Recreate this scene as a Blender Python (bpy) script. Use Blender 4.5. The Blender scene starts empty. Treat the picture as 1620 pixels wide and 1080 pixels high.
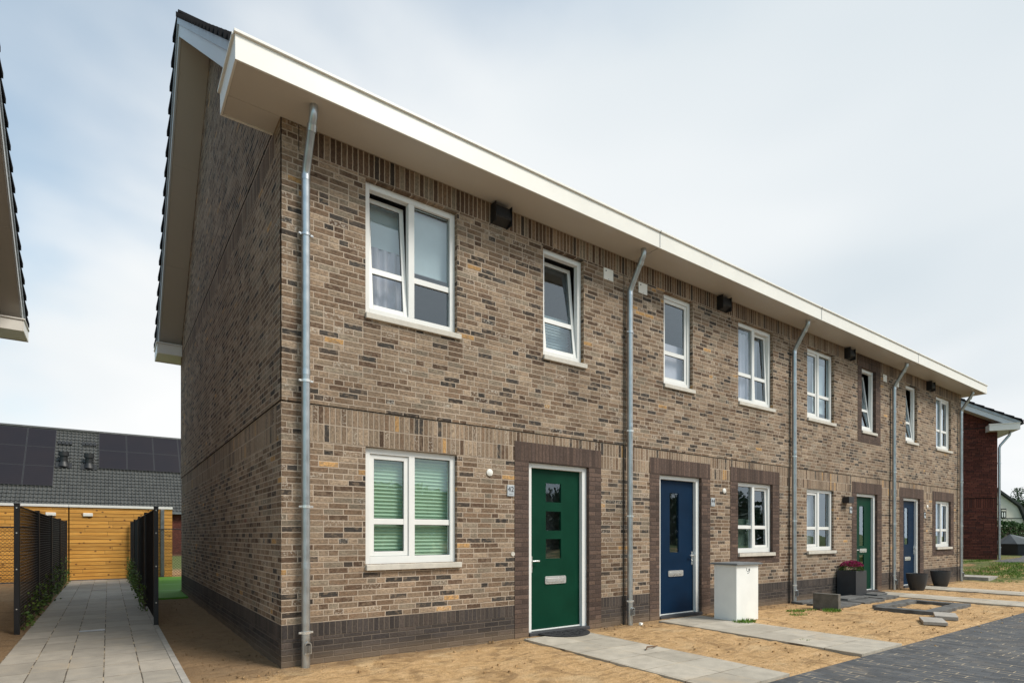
import bpy, math, random
from mathutils import Vector, Matrix
R = math.radians
random.seed(7)
scene = bpy.context.scene
col = scene.collection

# ------------------------------------------------------------------ camera
cam_d = bpy.data.cameras.new('camera')
cam = bpy.data.objects.new('camera', cam_d); col.objects.link(cam)
cam.location = (-1.442, -6.092, 1.36)
cam.rotation_euler = (R(90), 0, -math.atan2(.5807, .8141))
cam_d.sensor_width = 36; cam_d.lens = 36*895/1620
cam_d.shift_y = (847-540)/1620
cam_d.clip_start = .05; cam_d.clip_end = 3000
scene.camera = cam

# ------------------------------------------------------------------ light
SUN_EL, SUN_AZ = 50, 150          # azimuth measured clockwise from +Y
az = R(SUN_AZ); el = R(SUN_EL)
sun_dir = Vector((math.sin(az)*math.cos(el), math.cos(az)*math.cos(el), math.sin(el)))
sd = bpy.data.lights.new('sun', 'SUN'); sd.energy = 2.95; sd.angle = R(20); sd.color = (1, .95, .87)
so = bpy.data.objects.new('sun', sd); col.objects.link(so)
so.rotation_euler = (-sun_dir).to_track_quat('-Z', 'Y').to_euler()
so.location = (10, -20, 20)
vs = scene.view_settings
vs.view_transform = 'Standard'; vs.look = 'None'; vs.gamma = 1; vs.exposure = 0.22; vs.use_curve_mapping = False

# ------------------------------------------------------------------ node helper
class NT:
    def __init__(s, tree): s.t = tree
    def new(s, typ, **kw):
        n = s.t.nodes.new(typ)
        for k, v in kw.items(): setattr(n, k, v)
        return n
    def put(s, sock, v):
        if isinstance(v, bpy.types.NodeSocket): s.t.links.new(v, sock)
        elif v is not None: sock.default_value = v
    def m(s, op, a, b=None, c=None, clamp=False):
        n = s.new('ShaderNodeMath', operation=op, use_clamp=clamp)
        s.put(n.inputs[0], a)
        if b is not None: s.put(n.inputs[1], b)
        if c is not None: s.put(n.inputs[2], c)
        return n.outputs[0]
    def mix(s, f, a, b, mode='MIX'):
        n = s.new('ShaderNodeMix', data_type='RGBA', blend_type=mode)
        s.put(n.inputs[0], f); s.put(n.inputs[6], rgba(a)); s.put(n.inputs[7], rgba(b))
        return n.outputs[2]
    def comb(s, x, y, z=0.0):
        n = s.new('ShaderNodeCombineXYZ')
        s.put(n.inputs[0], x); s.put(n.inputs[1], y); s.put(n.inputs[2], z); return n.outputs[0]
    def noise(s, vec, scale, detail=3, rough=.55, out=0, dist=0.0):
        n = s.new('ShaderNodeTexNoise'); s.put(n.inputs['Vector'], vec)
        n.inputs['Scale'].default_value = scale; n.inputs['Detail'].default_value = detail
        n.inputs['Roughness'].default_value = rough; n.inputs['Distortion'].default_value = dist
        return n.outputs[out]
    def white(s, x, y, z=0.0):
        n = s.new('ShaderNodeTexWhiteNoise', noise_dimensions='3D'); s.put(n.inputs['Vector'], s.comb(x, y, z))
        return n.outputs['Value']
    def ramp(s, f, pts, interp='LINEAR'):
        n = s.new('ShaderNodeValToRGB'); n.color_ramp.interpolation = interp
        e = n.color_ramp.elements
        while len(e) < len(pts): e.new(.5)
        for k, (p, c) in enumerate(pts): e[k].position = p; e[k].color = rgba(c)
        s.put(n.inputs[0], f); return n.outputs[0]
    def smooth(s, x, a, b, lo=0.0, hi=1.0):
        n = s.new('ShaderNodeMapRange', interpolation_type='SMOOTHSTEP')
        s.put(n.inputs[0], x); n.inputs[1].default_value = a; n.inputs[2].default_value = b
        n.inputs[3].default_value = lo; n.inputs[4].default_value = hi; return n.outputs[0]
    def sep(s, v):
        n = s.new('ShaderNodeSeparateXYZ'); s.put(n.inputs[0], v); return n.outputs
    def bump(s, h, strength, dist):
        n = s.new('ShaderNodeBump'); n.inputs['Strength'].default_value = strength
        n.inputs['Distance'].default_value = dist; s.put(n.inputs['Height'], h); return n.outputs[0]
def rgba(c):
    if isinstance(c, (tuple, list)) and len(c) == 3: return (c[0], c[1], c[2], 1)
    return c

# ------------------------------------------------------------------ world
w = bpy.data.worlds.new('World'); scene.world = w; w.use_nodes = True
t = NT(w.node_tree); w.node_tree.nodes.clear()
sky = t.new('ShaderNodeTexSky', sky_type='NISHITA'); sky.sun_disc = False
sky.sun_elevation = el; sky.sun_rotation = az; sky.air_density = 1.0; sky.dust_density = 1.5; sky.ozone_density = 1.5
geo = t.new('ShaderNodeTexCoord')
dx, dy, dz = t.sep(geo.outputs['Generated'])
zz = t.m('ADD', t.m('MAXIMUM', dz, 0), .28)
cv = t.comb(t.m('DIVIDE', dx, zz), t.m('DIVIDE', dy, zz), 0)
n1 = t.noise(cv, .75, 4, .5, dist=.5)
n2 = t.noise(cv, 2.6, 5, .55)
nn = t.m('ADD', t.m('MULTIPLY', n1, .88), t.m('MULTIPLY', n2, .12))
# clearer, bluer sky high over the rear gardens; a bright veil to the east and towards the horizon
lean = t.m('ADD', t.m('ADD', t.m('MULTIPLY', dx, .42), t.m('MULTIPLY', dz, -.36)), .13)
cover = t.smooth(t.m('ADD', nn, lean), .36, .60, .35, 1.0)
# brightness of the cloud layer: grey undersides and white thin places
shade = t.m('ADD', t.noise(cv, .6, 4, .48, dist=.3), t.m('MULTIPLY', dz, .10))
ccol = t.ramp(shade, [(.38, (5.8, 6.5, 7.0)), (.50, (7.5, 7.85, 8.05)), (.62, (8.5, 8.6, 8.6))])
skyc = t.mix(1.0, sky.outputs[0], (1.20, 1.76, 1.68), 'MULTIPLY')
mixc = t.mix(cover, skyc, ccol)
bg = t.new('ShaderNodeBackground'); t.put(bg.inputs[0], mixc); bg.inputs[1].default_value = .1
wo = t.new('ShaderNodeOutputWorld'); w.node_tree.links.new(bg.outputs[0], wo.inputs[0])

# ------------------------------------------------------------------ materials
M = {}
def newmat(name):
    m = bpy.data.materials.new(name); m.use_nodes = True
    t = NT(m.node_tree); b = m.node_tree.nodes['Principled BSDF']; M[name] = m
    return m, t, b
def simple(name, c, rough=.5, metal=0.0, var=.06, vscale=6, bumps=0.0, bscale=60, spec=.5):
    m, t, b = newmat(name)
    p = t.new('ShaderNodeNewGeometry').outputs['Position']
    n = t.noise(p, vscale, 4)
    k = t.smooth(n, .25, .75, 1-var, 1+var)
    t.put(b.inputs['Base Color'], t.mix(1.0, c, t.comb(k, k, k), 'MULTIPLY'))
    t.put(b.inputs['Roughness'], t.smooth(n, .2, .8, max(.02, rough-min(.06, var)), min(1, rough+min(.06, var))))
    b.inputs['Metallic'].default_value = metal; b.inputs['Specular IOR Level'].default_value = spec
    if bumps: t.put(b.inputs['Normal'], t.bump(t.noise(p, bscale, 3), bumps, .004))
    return m

def brick(name, palette, bw=.215, bh=.0635, soldier=False, v0=0.0, mortar=(.465, .37, .285), wild=True, split=.86,
          smear=True, rough=.9, patch=.3, bstr=.9, jw=.0058):
    m, t, b = newmat(name)
    g = t.new('ShaderNodeNewGeometry')
    X, Y, Z = t.sep(g.outputs['Position'])
    nx = t.m('GREATER_THAN', t.m('ABSOLUTE', t.sep(g.outputs['True Normal'])[0]), .5)
    u = t.m('ADD', t.m('MULTIPLY', X, t.m('SUBTRACT', 1, nx)), t.m('MULTIPLY', Y, nx))
    v = t.m('SUBTRACT', Z, v0)
    wob = t.noise(g.outputs['Position'], 28, 2)
    wob2 = t.noise(g.outputs['Position'], 33, 2, out=0, dist=1)
    du = t.m('MULTIPLY', t.m('SUBTRACT', wob, .5), .009)
    dv = t.m('MULTIPLY', t.m('SUBTRACT', wob2, .5), .007)
    u = t.m('ADD', u, du); v = t.m('ADD', v, dv)
    if soldier: u, v = v, u
    rv = t.m('DIVIDE', v, bh); row = t.m('FLOOR', rv); fy = t.m('FRACT', rv)
    if wild: off = t.m('ADD', t.m('MULTIPLY', t.m('MODULO', t.m('ADD', row, 1000), 2), .5), t.m('MULTIPLY', t.m('FLOOR', t.m('MULTIPLY', t.white(row, 3.7, nx), 4)), .25 if split < .9 else 0))
    elif soldier: off = 0.0
    else: off = t.m('MULTIPLY', t.m('MODULO', t.m('ADD', row, 1000), 2), .5)
    uu = t.m('ADD', t.m('DIVIDE', u, bw), off) if off != 0.0 else t.m('DIVIDE', u, bw)
    cl = t.m('FLOOR', uu); fx = t.m('FRACT', uu)
    sp = t.m('GREATER_THAN', t.white(cl, row, 5.5), split)
    f2 = t.m('MULTIPLY', fx, 2); sub = t.m('MULTIPLY', t.m('FLOOR', f2), sp)
    idx = t.m('ADD', cl, t.m('MULTIPLY', sub, .37))
    fr2 = t.m('FRACT', f2)
    d1 = t.m('MULTIPLY', t.m('MINIMUM', fx, t.m('SUBTRACT', 1, fx)), bw)
    d2 = t.m('MULTIPLY', t.m('MINIMUM', fr2, t.m('SUBTRACT', 1, fr2)), bw/2)
    dh = t.m('ADD', t.m('MULTIPLY', d1, t.m('SUBTRACT', 1, sp)), t.m('MULTIPLY', d2, sp))
    dvv = t.m('MULTIPLY', t.m('MINIMUM', fy, t.m('SUBTRACT', 1, fy)), bh)
    d = t.m('MINIMUM', dh, dvv)
    mask = t.smooth(d, jw-.0016, jw+.0022)
    r = t.white(idx, row, 1.0)
    low = t.noise(t.comb(t.m('MULTIPLY', cl, bw), t.m('MULTIPLY', row, bh), t.m('MULTIPLY', nx, 9)), 1.6, 3)
    r2 = t.m('ADD', t.m('MULTIPLY', r, 1-patch*.5), t.m('MULTIPLY', t.m('SUBTRACT', low, .25), patch), clamp=True)
    c = t.ramp(r2, palette, 'CONSTANT')
    n = t.noise(g.outputs['Position'], 45, 4, .65); nf = t.noise(g.outputs['Position'], 170, 2)
    rr = t.white(idx, row, 9.0)
    k = t.m('MULTIPLY', t.smooth(n, .25, .75, .68, 1.28), t.smooth(rr, 0, 1, .78, 1.2))
    c = t.mix(1.0, c, t.comb(k, k, k), 'MULTIPLY')
    if smear:
        hue = t.noise(t.comb(t.m('MULTIPLY', u, 1), t.m('MULTIPLY', v, 1.4), t.m('MULTIPLY', rr, 9)), 16, 3, .55)
        c = t.mix(t.smooth(hue, .50, .62, 0, .6), c, (.24, .175, .12))
        cr = t.noise(t.comb(t.m('MULTIPLY', u, 1), t.m('MULTIPLY', v, 3.2), t.m('MULTIPLY', rr, 5)), 30, 4, .65, dist=.7)
        kc = t.smooth(cr, .34, .52, .62, 1.04); c = t.mix(1.0, c, t.comb(kc, kc, kc), 'MULTIPLY')
        sm = t.m('MULTIPLY', t.m('GREATER_THAN', t.white(idx, row, 4.0), .93), t.smooth(n, .5, .62))
        c = t.mix(t.m('MULTIPLY', sm, .6), c, (.55, .50, .43))
    mk = t.smooth(low, .2, .8, .85, 1.12)
    mc = t.mix(1.0, mortar, t.comb(mk, mk, mk), 'MULTIPLY')
    cc = t.mix(mask, mc, c)
    # grime: a little darker and dustier near the ground
    st = t.noise(t.comb(t.m('MULTIPLY', X, 1.3), t.m('MULTIPLY', Y, 1.3), t.m('MULTIPLY', Z, .5)), 1.2, 4)
    ks = t.smooth(st, .3, .7, .82, 1.06)
    cc = t.mix(1.0, cc, t.comb(ks, ks, ks), 'MULTIPLY')
    film = t.noise(t.comb(X, Y, t.m('MULTIPLY', Z, .7)), .9, 6, .7, dist=.6)
    cc = t.mix(t.smooth(film, .58, .74, 0, .14 if smear else 0), cc, (.46, .41, .34))
    splash = t.m('MULTIPLY', t.smooth(t.m('ADD', Z, t.m('MULTIPLY', n, .12)), .03, .26, .45, 0), 1)
    cc = t.mix(splash, cc, (.30, .21, .13))
    t.put(b.inputs['Base Color'], cc); b.inputs['Roughness'].default_value = rough
    b.inputs['Specular IOR Level'].default_value = .25
    crease = t.noise(t.comb(t.m('MULTIPLY', u, 1), t.m('MULTIPLY', v, 1.8), t.m('MULTIPLY', idx, 3.1)), 38, 3, .6, dist=.8)
    h = t.m('ADD', t.m('MULTIPLY', mask, t.m('ADD', .8, t.m('MULTIPLY', rr, .3))), t.m('MULTIPLY', crease, .7))
    h = t.m('ADD', h, t.m('MULTIPLY', nf, .15))
    t.put(b.inputs['Normal'], t.bump(h, bstr, .007))
    return m

TAN = (.285, .202, .136); TAN2 = (.34, .252, .175); BRN = (.118, .074, .048); BRN2 = (.195, .128, .082)
DRK = (.070, .055, .044); BLU = (.062, .053, .045); ORG = (.50, .29, .12); GRY = (.25, .20, .145); RED = (.21, .105, .07)
pal = [(0, BRN), (.15, TAN), (.28, DRK), (.325, TAN2), (.43, BRN2), (.56, TAN), (.67, BLU), (.715, GRY), (.80, BRN2),
       (.86, TAN2), (.925, ORG), (.95, TAN), (.965, RED)]
palband = [(0, TAN), (.2, TAN2), (.34, BRN), (.42, TAN), (.56, BLU), (.61, TAN2), (.76, BRN2), (.86, TAN), (.93, ORG), (.96, DRK)]
pal_eave_shade = [(0, BRN2), (.2, BRN), (.38, BRN2), (.5, TAN), (.6, DRK), (.67, BRN), (.8, GRY), (.9, BRN2)]  # darker brick mix, with the shade under the eaves put into the colour
PD = [(0, (.060, .049, .044)), (.3, (.076, .061, .053)), (.55, (.052, .043, .040)), (.75, (.088, .068, .058)), (.93, (.066, .054, .049))]
SU = [(0, (.112, .074, .058)), (.3, (.092, .062, .050)), (.55, (.126, .083, .064)), (.8, (.100, .067, .053)), (.93, (.14, .092, .068))]
brick('brick', pal)
brick('brick_band', palband, bw=.1925, bh=.062, soldier=True, v0=2.36, wild=False, split=2, patch=.15)
brick('brick_head', pal_eave_shade, bw=.27, bh=.062, soldier=True, v0=5.365, wild=False, split=2, patch=.15, smear=False)
brick('brick_plinth', PD, mortar=(.13, .105, .085), smear=False, rough=.8, split=2, wild=False, patch=.1)
brick('brick_plinth_top', PD, bw=.15, bh=.062, soldier=True, v0=.292, wild=False, split=2, mortar=(.13, .105, .085), smear=False, rough=.8)
brick('brick_surround', SU, bw=.245, wild=False, split=2, mortar=(.075, .052, .042), smear=False, rough=.85, bstr=.6, patch=.1)
brick('brick_surround_top', SU, bw=.26, bh=.062, soldier=True, v0=2.362, wild=False, split=2, mortar=(.075, .052, .042), smear=False, rough=.85, bstr=.6)
RD = [(0, (.130, .040, .028)), (.3, (.110, .034, .025)), (.6, (.150, .050, .034)), (.85, (.085, .032, .026))]
brick('brick_red', RD, mortar=(.028, .012, .010), smear=False, split=.85)
brick('brick_red_band', RD, bw=.37, bh=.062, soldier=True, v0=2.46, wild=False, split=2, mortar=(.028, .012, .010), smear=False)

simple('joint_shade', (.05, .04, .033), .95)  # near-black fill for joints; string-course shadow lines are put into this colour
simple('cream', (.80, .775, .71), .38, var=.03, vscale=2)
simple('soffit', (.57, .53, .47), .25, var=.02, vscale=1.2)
simple('barge_zinc', (.36, .40, .43), .4, var=.06, vscale=1.5)
simple('barge', (.60, .62, .63), .4, var=.04, vscale=1.5)
simple('white_frame', (.78, .775, .74), .35, var=.025, vscale=4)
simple('sill', (.56, .52, .45), .75, var=.10, vscale=12, bumps=.3)
simple('zinc', (.50, .53, .55), .36, metal=.9, var=.12, vscale=9)
simple('zinc_dark', (.22, .24, .25), .45, metal=.8, var=.15)
simple('steel', (.72, .72, .70), .28, metal=.7, var=.05)
simple('black_metal', (.012, .012, .014), .45, var=.2)
simple('black_plastic', (.012, .012, .013), .5, var=.2)
simple('rubber', (.02, .02, .022), .9, var=.3, vscale=40, bumps=.8, bscale=120)
simple('green_door', (.002, .038, .020), .5, var=.12, vscale=3, spec=.12)
simple('blue_door', (.003, .018, .046), .5, var=.12, vscale=3, spec=.12)
simple('threshold', (.05, .05, .055), .6)
simple('green_blind', (.44, .60, .45), .85, var=.04)
simple('pale_blind', (.50, .60, .64), .85, var=.04)
simple('lilac_curtain', (.55, .54, .62), .85, var=.06)
simple('grey_curtain', (.42, .42, .43), .85, var=.08)
simple('dark_green_shade', (.07, .11, .085), .85, var=.08)
simple('room', (.16, .15, .14), .9, var=.1)
simple('concrete_dark', (.105, .104, .10), .9, var=.4, vscale=7, bumps=.6, bscale=90)
simple('concrete_pale', (.36, .33, .29), .9, var=.2, vscale=7, bumps=.5, bscale=90)
simple('concrete_block', (.125, .115, .098), .9, var=.3, vscale=8, bumps=.6, bscale=70)
simple('box_white', (.84, .84, .80), .5, var=.03, vscale=5)
simple('box_lid', (.16, .17, .175), .6, var=.15)
simple('planter', (.030, .032, .036), .55, var=.12, vscale=8)
simple('soil', (.03, .02, .013), 1)
simple('farm_wall', (.66, .61, .52), .85, var=.06, vscale=.8)
simple('farm_roof', (.018, .024, .022), .8, var=.2)
simple('tub', (.045, .047, .05), .7, var=.25, vscale=2)
simple('tub_cover', (.10, .115, .12), .7, var=.2, vscale=2)
simple('bark', (.07, .05, .035), .95, var=.3, bumps=.8)
simple('sign_face', (.52, .55, .57), .35, metal=.3, var=.04)
simple('sign_ink', (.02, .022, .028), .6)
simple('lamp_white', (.82, .80, .74), .4)
simple('stick', (.13, .07, .035), .9)
simple('zebra', (.35, .37, .38), .6)

def leafmat(name, c1, c2, c3):
    m, t, b = newmat(name)
    p = t.new('ShaderNodeNewGeometry').outputs['Position']
    n = t.noise(p, 9, 3); w_ = t.white(*[t.m('FLOOR', t.m('MULTIPLY', q, 14)) for q in t.sep(p)])
    f = t.m('ADD', t.m('MULTIPLY', n, .6), t.m('MULTIPLY', w_, .4))
    t.put(b.inputs['Base Color'], t.ramp(f, [(.2, c1), (.5, c2), (.8, c3)]))
    b.inputs['Roughness'].default_value = .6; b.inputs['Specular IOR Level'].default_value = .25
leafmat('leaf', (.03, .06, .014), (.08, .14, .028), (.19, .25, .05))
leafmat('leaf_far', (.018, .04, .018), (.04, .075, .03), (.085, .12, .055))
leafmat('hedge_leaf', (.012, .035, .008), (.028, .075, .014), (.06, .13, .022))
leafmat('grass_blade', (.05, .12, .012), (.11, .22, .022), (.22, .30, .05))
leafmat('flower', (.16, .008, .035), (.30, .02, .085), (.42, .07, .17))

# glass
m, t, b = newmat('glass')
tr = t.new('ShaderNodeBsdfTransparent'); tr.inputs[0].default_value = (.92, .95, .94, 1)
gl = t.new('ShaderNodeBsdfGlossy'); gl.inputs['Roughness'].default_value = .012; gl.inputs[0].default_value = (.78, .90, 1, 1)
p = t.new('ShaderNodeNewGeometry').outputs['Position']
t.put(gl.inputs['Normal'], t.bump(t.noise(p, 1.3, 1), .12, .05))
gg = t.new('ShaderNodeNewGeometry'); dt = t.new('ShaderNodeVectorMath', operation='DOT_PRODUCT')
m.node_tree.links.new(gg.outputs['Normal'], dt.inputs[0]); m.node_tree.links.new(gg.outputs['Incoming'], dt.inputs[1])
ca = t.m('ABSOLUTE', dt.outputs['Value'])
sch = t.m('ADD', t.m('MULTIPLY', t.m('POWER', t.m('SUBTRACT', 1, ca), 5), .96), .04)
f = t.m('MINIMUM', t.m('ADD', t.m('MULTIPLY', sch, 2.6), .06), 1)
ms = t.new('ShaderNodeMixShader'); t.put(ms.inputs[0], f)
m.node_tree.links.new(tr.outputs[0], ms.inputs[1]); m.node_tree.links.new(gl.outputs[0], ms.inputs[2])
m.node_tree.links.new(ms.outputs[0], m.node_tree.nodes['Material Output'].inputs[0])

# sand / ground
m, t, b = newmat('ground')
g = t.new('ShaderNodeNewGeometry'); P = g.outputs['Position']; X, Y, Z = t.sep(P)
n1 = t.noise(P, .9, 5, .6); n2 = t.noise(P, 7, 5, .65); n3 = t.noise(P, 60, 3); n4 = t.noise(P, 2.4, 4, .6, dist=1)
sand = t.ramp(n2, [(.25, (.40, .245, .112)), (.45, (.56, .355, .172)), (.65, (.64, .42, .22))])
kk = t.smooth(n3, .3, .75, .86, 1.1); sand = t.mix(1.0, sand, t.comb(kk, kk, kk), 'MULTIPLY')
# damp, brown soil streaks with their own shape
damp = t.smooth(n4, .52, .66, 0, .7)
sand = t.mix(damp, sand, (.27, .165, .08))
rut = t.noise(t.comb(t.m('MULTIPLY', X, .5), t.m('MULTIPLY', Y, 3.0), 0), 1.8, 5, .65, dist=1.2)
sand = t.mix(t.smooth(rut, .57, .63, 0, .4), sand, (.30, .185, .095))
sand = t.mix(t.smooth(t.noise(P, 1.7, 3, .5), .55, .7, 0, .35), sand, (.66, .50, .30))
bits = t.m('MULTIPLY', t.smooth(t.noise(P, 26, 4, .7), .63, .69), .75)
sand = t.mix(bits, sand, (.12, .075, .04))
# trodden earth of the passage between the two gables
inpass = t.m('MULTIPLY', t.smooth(X, -.02, .04, 1, 0), t.smooth(t.m('ADD', Y, n2), -.1, 1.0))
sand = t.mix(t.m('MULTIPLY', inpass, .6), sand, t.mix(n2, (.20, .13, .075), (.33, .22, .125)))
# wall foot: darker brown strip along the facade
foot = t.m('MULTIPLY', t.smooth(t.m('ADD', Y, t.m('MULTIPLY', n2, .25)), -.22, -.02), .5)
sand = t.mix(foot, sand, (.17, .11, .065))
grass = t.ramp(t.noise(P, 14, 4), [(.3, (.085, .10, .04)), (.6, (.16, .18, .06)), (.8, (.24, .23, .10))])
gm = t.m('MULTIPLY', t.smooth(t.m('ADD', X, t.m('MULTIPLY', n1, 3)), 20.3, 22.3), t.smooth(t.noise(P, 1.1, 5, .65), .40, .54))
far = t.m('MAXIMUM', t.smooth(X, 29, 33), t.smooth(Y, 19, 22)); far = t.m('MAXIMUM', far, t.smooth(X, -9, -12))
gm = t.m('MAXIMUM', gm, far)
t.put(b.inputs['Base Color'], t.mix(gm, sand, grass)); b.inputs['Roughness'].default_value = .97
b.inputs['Specular IOR Level'].default_value = .15
hh = t.m('ADD', t.m('ADD', t.m('MULTIPLY', n2, 1.2), t.m('MULTIPLY', rut, 1.8)), t.m('ADD', t.m('MULTIPLY', n3, .45), t.m('MULTIPLY', t.noise(P, 170, 2), .25)))
t.put(b.inputs['Normal'], t.bump(hh, 1.0, .035))

def paving(name, cols, lx, ly, joint, jw, ox=0.0, oy=0.0, stagger=0.0, along='Y', dirt=None, rough=.85, wet=0):
    """tiles of lx by ly; columns run along Y"""
    m, t, b = newmat(name)
    P = t.new('ShaderNodeNewGeometry').outputs['Position']; X, Y, Z = t.sep(P)
    if along == 'X': X, Y = Y, X
    jn = t.noise(P, 2.2, 2); X = t.m('ADD', X, t.m('MULTIPLY', t.m('SUBTRACT', jn, .5), .012))
    a = t.m('DIVIDE', t.m('SUBTRACT', X, ox), lx); ca = t.m('FLOOR', a); fa = t.m('FRACT', a)
    st = t.m('MULTIPLY', t.m('MODULO', t.m('ADD', ca, 1000), 2), stagger)
    jit = t.m('MULTIPLY', t.m('SUBTRACT', t.white(ca, 2.0), .5), .05)
    q = t.m('ADD', t.m('ADD', t.m('DIVIDE', t.m('SUBTRACT', Y, oy), ly), st), jit); cq = t.m('FLOOR', q); fq = t.m('FRACT', q)
    d = t.m('MINIMUM', t.m('MULTIPLY', t.m('MINIMUM', fa, t.m('SUBTRACT', 1, fa)), lx),
            t.m('MULTIPLY', t.m('MINIMUM', fq, t.m('SUBTRACT', 1, fq)), ly))
    mask = t.smooth(d, jw*.5, jw*1.2)
    c = t.ramp(t.white(ca, cq, 3.0), cols)
    n = t.noise(P, 5, 5, .6); nf = t.noise(P, 120, 3, .6); nl = t.noise(P, 1.2, 4, .6)
    k = t.m('MULTIPLY', t.smooth(n, .25, .75, .86, 1.14), t.smooth(nf, .3, .7, .9, 1.1))
    c = t.mix(1.0, c, t.comb(k, k, k), 'MULTIPLY')
    # sand strewn on the stones and lying in the joints
    if dirt:
        dm = t.smooth(t.m('ADD', t.m('MULTIPLY', nl, .7), t.m('MULTIPLY', n, .3)), .52, .72, 0, dirt)
        c = t.mix(dm, c, (.42, .31, .19))
        jm = t.mix(t.smooth(t.noise(P, 3.3, 3), .45, .6), joint, (.46, .37, .25))
    else: jm = joint
    t.put(b.inputs['Base Color'], t.mix(mask, jm, c)); t.put(b.inputs['Roughness'], t.smooth(n, .3, .7, rough-.1, min(1, rough+.08)))
    tilt = t.m('MULTIPLY', t.white(ca, cq, 8.0), .25)
    t.put(b.inputs['Normal'], t.bump(t.m('ADD', t.m('ADD', mask, tilt), t.m('MULTIPLY', nf, .25)), .5, .006))
paving('passage_tiles', [(0, (.30, .268, .222)), (.5, (.35, .312, .258)), (1, (.40, .355, .295))], .3, .6, (.07, .055, .04), .006, ox=-2.38, stagger=.0, dirt=.35)
paving('path_tiles', [(0, (.35, .31, .25)), (.5, (.40, .36, .295)), (1, (.46, .41, .335))], .52, .5, (.13, .10, .07), .005, ox=2.95, oy=-.25, stagger=.0, dirt=.6)
paving('road_bricks', [(0, (.050, .053, .058)), (.5, (.070, .074, .080)), (1, (.092, .095, .099))], .105, .21, (.055, .052, .048), .005, stagger=.5, dirt=.22)

# cladding
m, t, b = newmat('cladding')
P = t.new('ShaderNodeNewGeometry').outputs['Position']; X, Y, Z = t.sep(P)
q = t.m('DIVIDE', Z, .113); r_ = t.m('FLOOR', q); fz = t.m('FRACT', q)
xs = t.m('ADD', t.m('DIVIDE', X, 2.4), t.m('MULTIPLY', t.white(r_, 1.0), 3)); cx_ = t.m('FLOOR', xs); fx_ = t.m('FRACT', xs)
gap = t.m('MULTIPLY', t.smooth(fz, .04, .17), t.m('SUBTRACT', 1, t.m('LESS_THAN', fx_, .003)))
gr = t.noise(t.comb(t.m('MULTIPLY', X, 1.5), Y, t.m('ADD', t.m('MULTIPLY', Z, 26), t.m('MULTIPLY', cx_, 7))), 1.6, 4, .6, dist=.6)
c = t.ramp(gr, [(.25, (.46, .20, .030)), (.5, (.62, .30, .055)), (.75, (.74, .41, .10))])
k = t.smooth(t.white(r_, cx_, 2.0), 0, 1, .86, 1.14); c = t.mix(1.0, c, t.comb(k, k, k), 'MULTIPLY')
vo = t.new('ShaderNodeTexVoronoi', voronoi_dimensions='2D'); vo.inputs['Scale'].default_value = 2.4; vo.inputs['Randomness'].default_value = 1
t.put(vo.inputs['Vector'], t.comb(X, t.m('MULTIPLY', Z, 1.2), 0))
c = t.mix(t.smooth(vo.outputs['Distance'], .045, .085, .85, 0), c, (.13, .05, .015))
c = t.mix(gap, (.12, .05, .015), c)
t.put(b.inputs['Base Color'], c); b.inputs['Roughness'].default_value = .6
t.put(b.inputs['Normal'], t.bump(gap, .6, .01))

# artificial turf with pale bands
m, t, b = newmat('turf')
P = t.new('ShaderNodeNewGeometry').outputs['Position']; X, Y, Z = t.sep(P)
c = t.ramp(t.noise(P, 90, 3), [(.3, (.05, .17, .008)), (.7, (.11, .30, .015))])
f = t.m('FRACT', t.m('DIVIDE', Y, 2.0)); c = t.mix(t.smooth(f, .02, .05, .5, 0), c, (.35, .45, .28))
t.put(b.inputs['Base Color'], c); b.inputs['Roughness'].default_value = .8

# roof tiles
m, t, b = newmat('roof_tile')
P = t.new('ShaderNodeNewGeometry').outputs['Position']; X, Y, Z = t.sep(P)
rr = t.white(t.m('FLOOR', t.m('DIVIDE', X, .24)), t.m('FLOOR', t.m('DIVIDE', Z, .19)))
c = t.ramp(t.m('ADD', t.m('MULTIPLY', rr, .6), t.m('MULTIPLY', t.noise(P, 5, 4), .4)), [(.2, (.055, .056, .053)), (.6, (.066, .067, .063)), (.9, (.078, .079, .074))])
t.put(b.inputs['Base Color'], c); b.inputs['Roughness'].default_value = .62
simple('roof_tile_dark', (.014, .014, .016), .85, spec=.08, var=.2, vscale=5)
m, t, b = newmat('solar')
P = t.new('ShaderNodeNewGeometry').outputs['Position']; X, Y, Z = t.sep(P)
ln = t.m('LESS_THAN', t.m('FRACT', t.m('DIVIDE', Z, .12)), .12)
t.put(b.inputs['Base Color'], t.mix(t.m('MULTIPLY', ln, .5), t.mix(t.noise(P, .5, 2), (.008, .008, .014), (.018, .013, .016)), (.025, .025, .03)))
b.inputs['Roughness'].default_value = .55; b.inputs['Specular IOR Level'].default_value = .2
simple('solar_frame', (.028, .028, .032), .6)

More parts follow.
